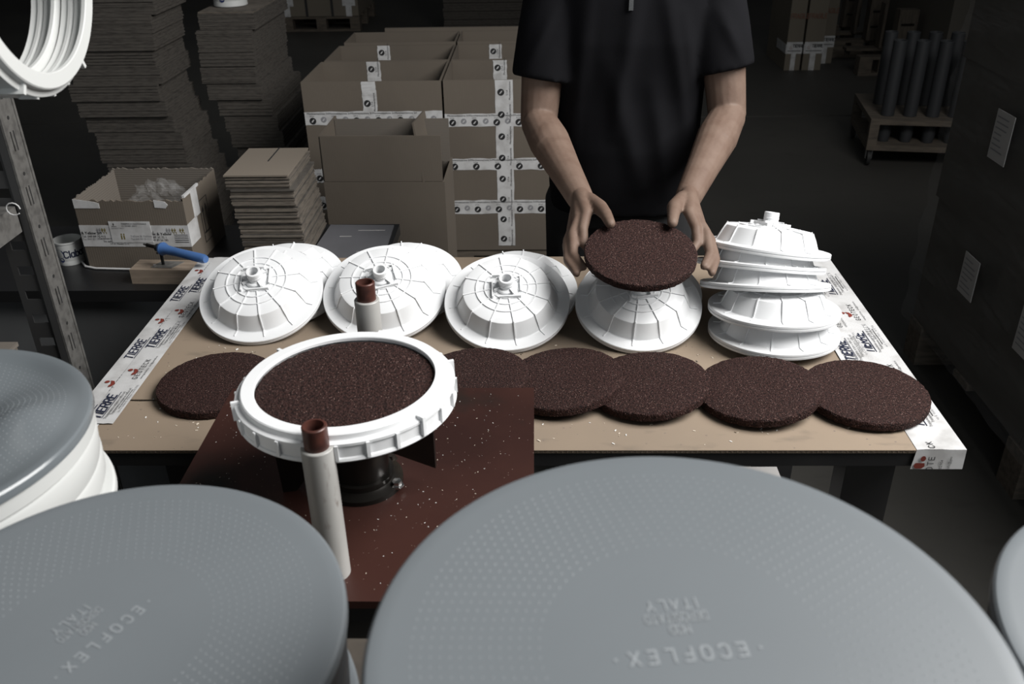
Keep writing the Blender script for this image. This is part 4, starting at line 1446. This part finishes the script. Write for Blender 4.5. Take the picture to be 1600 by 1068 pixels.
# stretch-wrapped pallet load on the right
LX, LY0, LY1 = 1.315, 1.26, 2.84
pallet('wooden pallet under the dark stretch-wrapped load at the right', Matrix.Translation((LX, LY0, 0)), .9, LY1 - LY0)
ld = thing('wrapped_load', 'tall dark stretch-wrapped load of cartons at the right edge', 'pallet load', (0, 0, 0))
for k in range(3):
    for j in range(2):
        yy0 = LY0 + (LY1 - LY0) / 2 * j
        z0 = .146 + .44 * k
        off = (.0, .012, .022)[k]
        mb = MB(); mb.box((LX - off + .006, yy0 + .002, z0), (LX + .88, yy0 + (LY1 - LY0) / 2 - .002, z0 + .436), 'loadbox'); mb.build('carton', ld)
mb = MB()
rnd = random.Random(4)
ny, nz = 40, 60
vs, fs = [], []
for i in range(ny + 1):
    for j in range(nz + 1):
        y = LY0 - .01 + (LY1 + .02 - LY0) * i / ny
        z = .148 + 1.32 * j / nz
        vs.append((LX - .030 + .006 * math.sin(j * .9 + i * .25) + rnd.uniform(-.003, .003), y, z))
for i in range(ny):
    for j in range(nz):
        q = i * (nz + 1) + j
        fs.append((q, q + 1, q + nz + 2, q + nz + 1))
mb.add(vs, fs, 'film', None, True)
mb.build('film', ld, fix=False)
for (xp, yp, w2, h2) in ((1562, 215, .10, .135), (1511, 432, .095, .125), (1600, 520, .08, .13)):
    d = _F + _R * ((xp - 800) / FPX) + _U * ((534 - yp) / FPX)
    t = (LX - .045) / d.x
    p = CAM_O + d * t
    mb = MB(); mb.box((LX - .042, p.y - w2 / 2, p.z - h2 / 2), (LX - .040, p.y + w2 / 2, p.z + h2 / 2), 'paper')
    pp = mb.build('paper_label', ld)
    mb = MB()
    T = frame((LX - .0425, p.y + w2 / 2 - .008, p.z + h2 / 2 - .02), (0, -1, 0), (0, 0, 1))
    for k in range(7):
        quad(mb, 0, -.015 * k, (w2 - .016) * rnd.uniform(.5, 1), -.015 * k + .004, 'grey_print', T)
    mb.build('label_print', pp, fix=False)
# bunched loose film on the face of the load
bm = bmesh.new(); bmesh.ops.create_icosphere(bm, subdivisions=4, radius=1)
for v in bm.verts:
    k = 1 + .25 * math.sin(8 * v.co.x + 4 * v.co.y) * math.sin(9 * v.co.z) + .12 * math.sin(19 * v.co.y + 13 * v.co.z)
    v.co = V((v.co.x * .03 * k, v.co.y * .06 * k, v.co.z * .12 * k))
me = bpy.data.meshes.new('film_bunch'); bm.to_mesh(me); bm.free(); me.materials.append(M['bag'])
link('film_bunch', me, ld, (LX - .06, 1.80, .52))
mb = MB(); hp = px(1592, 316, Y=1.9); mb.tube([(LX - .09, hp.y, 1.17), (LX + .01, hp.y + .02, 1.17)], .012, 'rubber', 14)
mb.build('handle', ld)
# pale carton under the table
c1 = px(1212, 730, z=.36)
mb = MB(); mb.box((c1.x - .30, c1.y - .20, 0), (c1.x, c1.y, .35), 'paper'); 
pc = thing('grey_carton', 'pale grey carton standing on the floor under the workbench', 'carton', (0, 0, 0))
mb.build('carton_body', pc)
mb = MB(); mb.box((c1.x - .303, c1.y - .203, .351), (c1.x + .003, c1.y + .003, .36), 'paper'); mb.build('lid', pc)

# ================================================================== person


def remesh(mb, name, voxel, smooth_it, mats, parent=None):
    me0 = mb.mesh('tmp', fix=True)
    ob = bpy.data.objects.new('tmp', me0)
    COL.objects.link(ob)
    md = ob.modifiers.new('r', 'REMESH'); md.mode = 'VOXEL'; md.voxel_size = voxel; md.use_smooth_shade = True
    sm = ob.modifiers.new('s', 'SMOOTH'); sm.factor = .5; sm.iterations = smooth_it
    bpy.context.view_layer.update()
    dg = bpy.context.evaluated_depsgraph_get()
    me = bpy.data.meshes.new_from_object(ob.evaluated_get(dg))
    me.name = name
    bpy.data.objects.remove(ob)
    bpy.data.meshes.remove(me0)
    me.materials.clear()
    for k in mats:
        me.materials.append(M[k])
    me.polygons.foreach_set('use_smooth', [True] * len(me.polygons))
    return link(name, me, parent)


def caps(mb, pts, rad, m='skin', seg=18):
    """closed tapered limb with rounded ends"""
    pts = [V(p) for p in pts]
    r0, r1 = rad[0], rad[-1]
    d0 = (pts[0] - pts[1]).normalized(); d1 = (pts[-1] - pts[-2]).normalized()
    P = [pts[0] + d0 * r0 * .95, pts[0] + d0 * r0 * .7] + pts + [pts[-1] + d1 * r1 * .7, pts[-1] + d1 * r1 * .95]
    R = [r0 * .3, r0 * .72] + list(rad) + [r1 * .72, r1 * .3]
    mb.tube(P, R, m, seg)


def ell(mb, c, r, m='skin', T=None):
    bm = bmesh.new(); bmesh.ops.create_uvsphere(bm, u_segments=24, v_segments=14, radius=1)
    bm.verts.ensure_lookup_table()
    vs = [(v.co.x * r[0], v.co.y * r[1], v.co.z * r[2]) for v in bm.verts]
    fs = [tuple(v.index for v in f.verts) for f in bm.faces]
    bm.free()
    mb.add(vs, fs, m, Matrix.Translation(c) @ (T if T is not None else Matrix()), True)


def loft(mb, rings, m, seg=40):
    """rings: (cx, cy, z, rx, ry, power)"""
    vs, fs = [], []
    for (cx, cy, z, rx, ry, pw) in rings:
        for k in range(seg):
            a = 2 * PI * k / seg
            c, s = math.cos(a), math.sin(a)
            e = 2 / pw
            vs.append((cx + rx * math.copysign(abs(c) ** e, c), cy + ry * math.copysign(abs(s) ** e, s), z))
    for i in range(len(rings) - 1):
        for k in range(seg):
            k2 = (k + 1) % seg
            fs.append((i * seg + k, i * seg + k2, (i + 1) * seg + k2, (i + 1) * seg + k))
    fs.append(tuple(reversed(range(seg)))); fs.append(tuple((len(rings) - 1) * seg + k for k in range(seg)))
    mb.add(vs, fs, m, None, True)


PXC = 0.207   # centre line of the person
Cd = V((0.184, 1.475, 0.968)); dtilt = math.radians(13)
person = thing('person', 'person in black zip polo shirt leaning over the bench, holding a brown disc', 'person', (PXC, 2.12, 0))
PO = Matrix.Translation((-PXC, -2.12, 0))
mb = MB()
# torso, neck, head, legs (mostly under clothes)
loft(mb, [(PXC, 2.13, .86, .15, .10, 2.3), (PXC, 2.12, .98, .145, .10, 2.3), (PXC, 2.10, 1.12, .145, .10, 2.3), (PXC, 2.07, 1.28, .16, .10, 2.3), (PXC, 2.045, 1.38, .165, .085, 2.2), (PXC, 2.03, 1.44, .09, .06, 2)], 'skin')
caps(mb, [(PXC, 2.03, 1.41), (PXC, 2.005, 1.50), (PXC, 1.985, 1.56)], [.062, .055, .056])
HC = V((PXC, 1.955, 1.625))
HT = Matrix.Rotation(math.radians(22), 4, 'X')
ell(mb, HC, (.074, .095, .108), 'skin', HT)
ell(mb, HC + HT.to_3x3() @ V((0, -.035, -.055)), (.054, .055, .06), 'skin', HT)
nz = HT.to_3x3()
caps(mb, [HC + nz @ V((0, -.090, .012)), HC + nz @ V((0, -.106, -.018)), HC + nz @ V((0, -.104, -.026))], [.009, .0125, .012])
for s in (-1, 1):
    ell(mb, HC + nz @ V((s * .076, .008, -.004)), (.010, .020, .032), 'skin', HT)
    caps(mb, [HC + nz @ V((s * .012, -.091, .022)), HC + nz @ V((s * .045, -.080, .022))], [.008, .007])
for s in (-1, 1):
    caps(mb, [(PXC + s * .085, 2.13, .90), (PXC + s * .10, 2.12, .49), (PXC + s * .10, 2.15, .10)], [.085, .058, .042])
# arms and hands: (image left = person's right)


def arm(mb, mirror):
    def q(x, y, z):
        return V((2 * Cd.x - x if mirror else x + .012, y - .048, z))
    if not mirror:
        sh, el, wr = V((.030, 2.035, 1.365)), V((.006, 1.985, 1.068)), V((.088, 1.695, .992))
    else:
        sh, el, wr = V((.384, 2.035, 1.365)), V((.422, 1.985, 1.075)), V((.300, 1.695, .994))
    mid = el.lerp(wr, .28)
    caps(mb, [sh, sh.lerp(el, .5), el], [.054, .048, .041])
    caps(mb, [el, mid, el.lerp(wr, .65), wr], [.040, .044, .034, .0265])
    # forearm muscle
    caps(mb, [el + V((0, -.02, .004)), el.lerp(wr, .4) + V((.006 if mirror else -.006, 0, .004))], [.036, .036])
    # palm: a flattened block of four metacarpals fanning from the wrist
    ks = [q(.082, 1.640, 1.000), q(.068, 1.638, .990), q(.060, 1.640, .976), q(.056, 1.648, .962)]
    dx = (wr - q(wr.x, wr.y, wr.z)) if False else V((0, 0, 0))
    for i, k in enumerate(ks):
        a = wr + (k - wr) * .12 + V((0, 0, .008 - .006 * i))
        caps(mb, [a, a.lerp(k, .55), k], [.018, .0145, .0115])
    # fingers: root, two joints, tip
    F = [[ks[0], q(.074, 1.602, .984), q(.0745, 1.575, .966), q(.088, 1.556, .957)],
         [ks[1], q(.055, 1.598, .975), q(.055, 1.550, .955), q(.071, 1.512, .948)],
         [ks[2], q(.046, 1.600, .962), q(.045, 1.545, .946), q(.059, 1.500, .941)],
         [ks[3], q(.044, 1.612, .948), q(.046, 1.578, .934), q(.060, 1.552, .930)]]
    R = [.0098, .0100, .0095, .0082]
    for f, r in zip(F, R):
        caps(mb, f, [r * 1.1, r, r * .92, r * .78], seg=14)
    # thumb along the upper face of the disc
    caps(mb, [wr + V((.014 if not mirror else -.014, -.030, .006)), q(.108, 1.655, 1.006), q(.116, 1.612, 1.009), q(.122, 1.578, 1.004)], [.018, .0150, .0118, .0098], seg=14)


arm(mb, False)
arm(mb, True)
bd = remesh(mb, 'body', .0028, 4, ['skin'], person)
bd.matrix_local = PO
# polo shirt
mb = MB()
loft(mb, [(PXC, 2.115, .84, .172, .135, 2.5), (PXC, 2.11, .90, .176, .140, 2.5), (PXC, 2.09, 1.00, .172, .138, 2.5), (PXC, 2.075, 1.12, .172, .130, 2.5), (PXC, 2.055, 1.24, .178, .128, 2.5),
          (PXC, 2.045, 1.34, .184, .116, 2.4), (PXC, 2.04, 1.40, .160, .098, 2.2), (PXC, 2.03, 1.445, .095, .078, 2), (PXC, 2.02, 1.475, .075, .068, 2)], 'shirt')
for s in (0, 1):
    sh, el = (V((.048, 2.035, 1.350)), V((.000, 1.985, 1.075))) if not s else (V((.368, 2.035, 1.350)), V((.426, 1.985, 1.080)))
    e2 = sh.lerp(el, .70) if not s else sh.lerp(el, .66)
    mb.tube([sh + (sh - el).normalized() * .03, sh, sh.lerp(e2, .5), sh.lerp(e2, .9), e2], [.040, .068, .070, .069, .0685], 'shirt', 28)
shirt = remesh(mb, 'shirt', .006, 6, ['shirt'], person)
shirt.matrix_local = PO
# soft folds falling from the chest and shoulders
FOLDS = [((.26, 1.36), (.345, 1.02), .014, .013), ((.205, 1.36), (.170, 1.05), .013, .009), ((.305, 1.30), (.352, 1.10), .010, .010), ((.110, 1.36), (.075, 1.02), .014, .010),
         ((.155, 1.20), (.235, .92), .016, .010), ((.25, 1.15), (.30, .90), .014, .009), ((.04, 1.30), (-.02, 1.20), .010, .008), ((.38, 1.30), (.44, 1.20), .010, .008)]
for v in shirt.data.vertices:
    p = v.co
    if p.y > 2.06:
        continue
    d = 0
    for (a, b, wd, am) in FOLDS:
        ax, az = a; bx, bz2 = b
        L2 = (bx - ax) ** 2 + (bz2 - az) ** 2
        t = max(0, min(1, ((p.x - ax) * (bx - ax) + (p.z - az) * (bz2 - az)) / L2))
        q2 = (p.x - ax - t * (bx - ax)) ** 2 + (p.z - az - t * (bz2 - az)) ** 2
        d += am * math.sin(PI * (.12 + .76 * t)) * math.exp(-q2 / (2 * wd * wd))
    v.co.y -= d
mb = MB()
mb.lathe([(.066, 0), (.070, .02), (.068, .045), (.062, .047), (.064, .02), (.060, 0)], 'shirt', 40, Matrix.Translation((PXC, 2.012, 1.462)) @ Matrix.Rotation(math.radians(15), 4, 'X'), closed=True)
mb.build('collar', person, PO)
mb = MB()
zp = px(986, 6, Y=1.925)
mb.box((zp.x - .0045, zp.y - .006, zp.z - .012), (zp.x + .0045, zp.y - .003, zp.z + .014), 'chrome', None)
mb.tube([(zp.x, zp.y - .004, zp.z + .014), (zp.x - .002, zp.y + .008, zp.z + .05)], .003, 'chrome', 8)
mb.build('zip_pull', person, PO)
# trousers, shoes, hair, eyes, mouth
mb = MB()
loft(mb, [(PXC, 2.13, .80, .168, .125, 2.4), (PXC, 2.13, .90, .165, .122, 2.4), (PXC, 2.12, .97, .158, .118, 2.4)], 'trouser')
for s in (-1, 1):
    caps(mb, [(PXC + s * .088, 2.13, .84), (PXC + s * .10, 2.12, .49), (PXC + s * .102, 2.15, .085)], [.098, .078, .066], 'trouser')
tr = remesh(mb, 'trousers', .008, 5, ['trouser'], person)
tr.matrix_local = PO
for s in (-1, 1):
    mb = MB()
    x = PXC + s * .105
    caps(mb, [(x, 2.17, .048), (x, 2.08, .045), (x, 1.98, .036)], [.042, .044, .034], 'rubber')
    mb.v = [(a, b, max(c, .004)) for a, b, c in mb.v]
    mb.box((x - .042, 1.95, 0), (x + .042, 2.21, .014), 'rubber')
    mb.build('shoe', person, PO)
mb = MB()
ell(mb, HC + nz @ V((0, .014, .022)), (.079, .092, .098), 'hair', HT)
hr = mb.build('hair', person, PO)
for s in (-1, 1):
    mb = MB(); ell(mb, HC + nz @ V((s * .030, -.084, .004)), (.012, .009, .008), 'eye', HT); mb.build('eye', person, PO)
mb = MB(); caps(mb, [HC + nz @ V((-.020, -.086, -.062)), HC + nz @ V((0, -.091, -.060)), HC + nz @ V((.020, -.086, -.062))], [.004, .006, .004], 'lip'); mb.build('mouth', person, PO)
disc('brown grit disc held between both hands of the person', TR(Cd - V((0, 0, HD / 2)), .7, dtilt, CAMW))
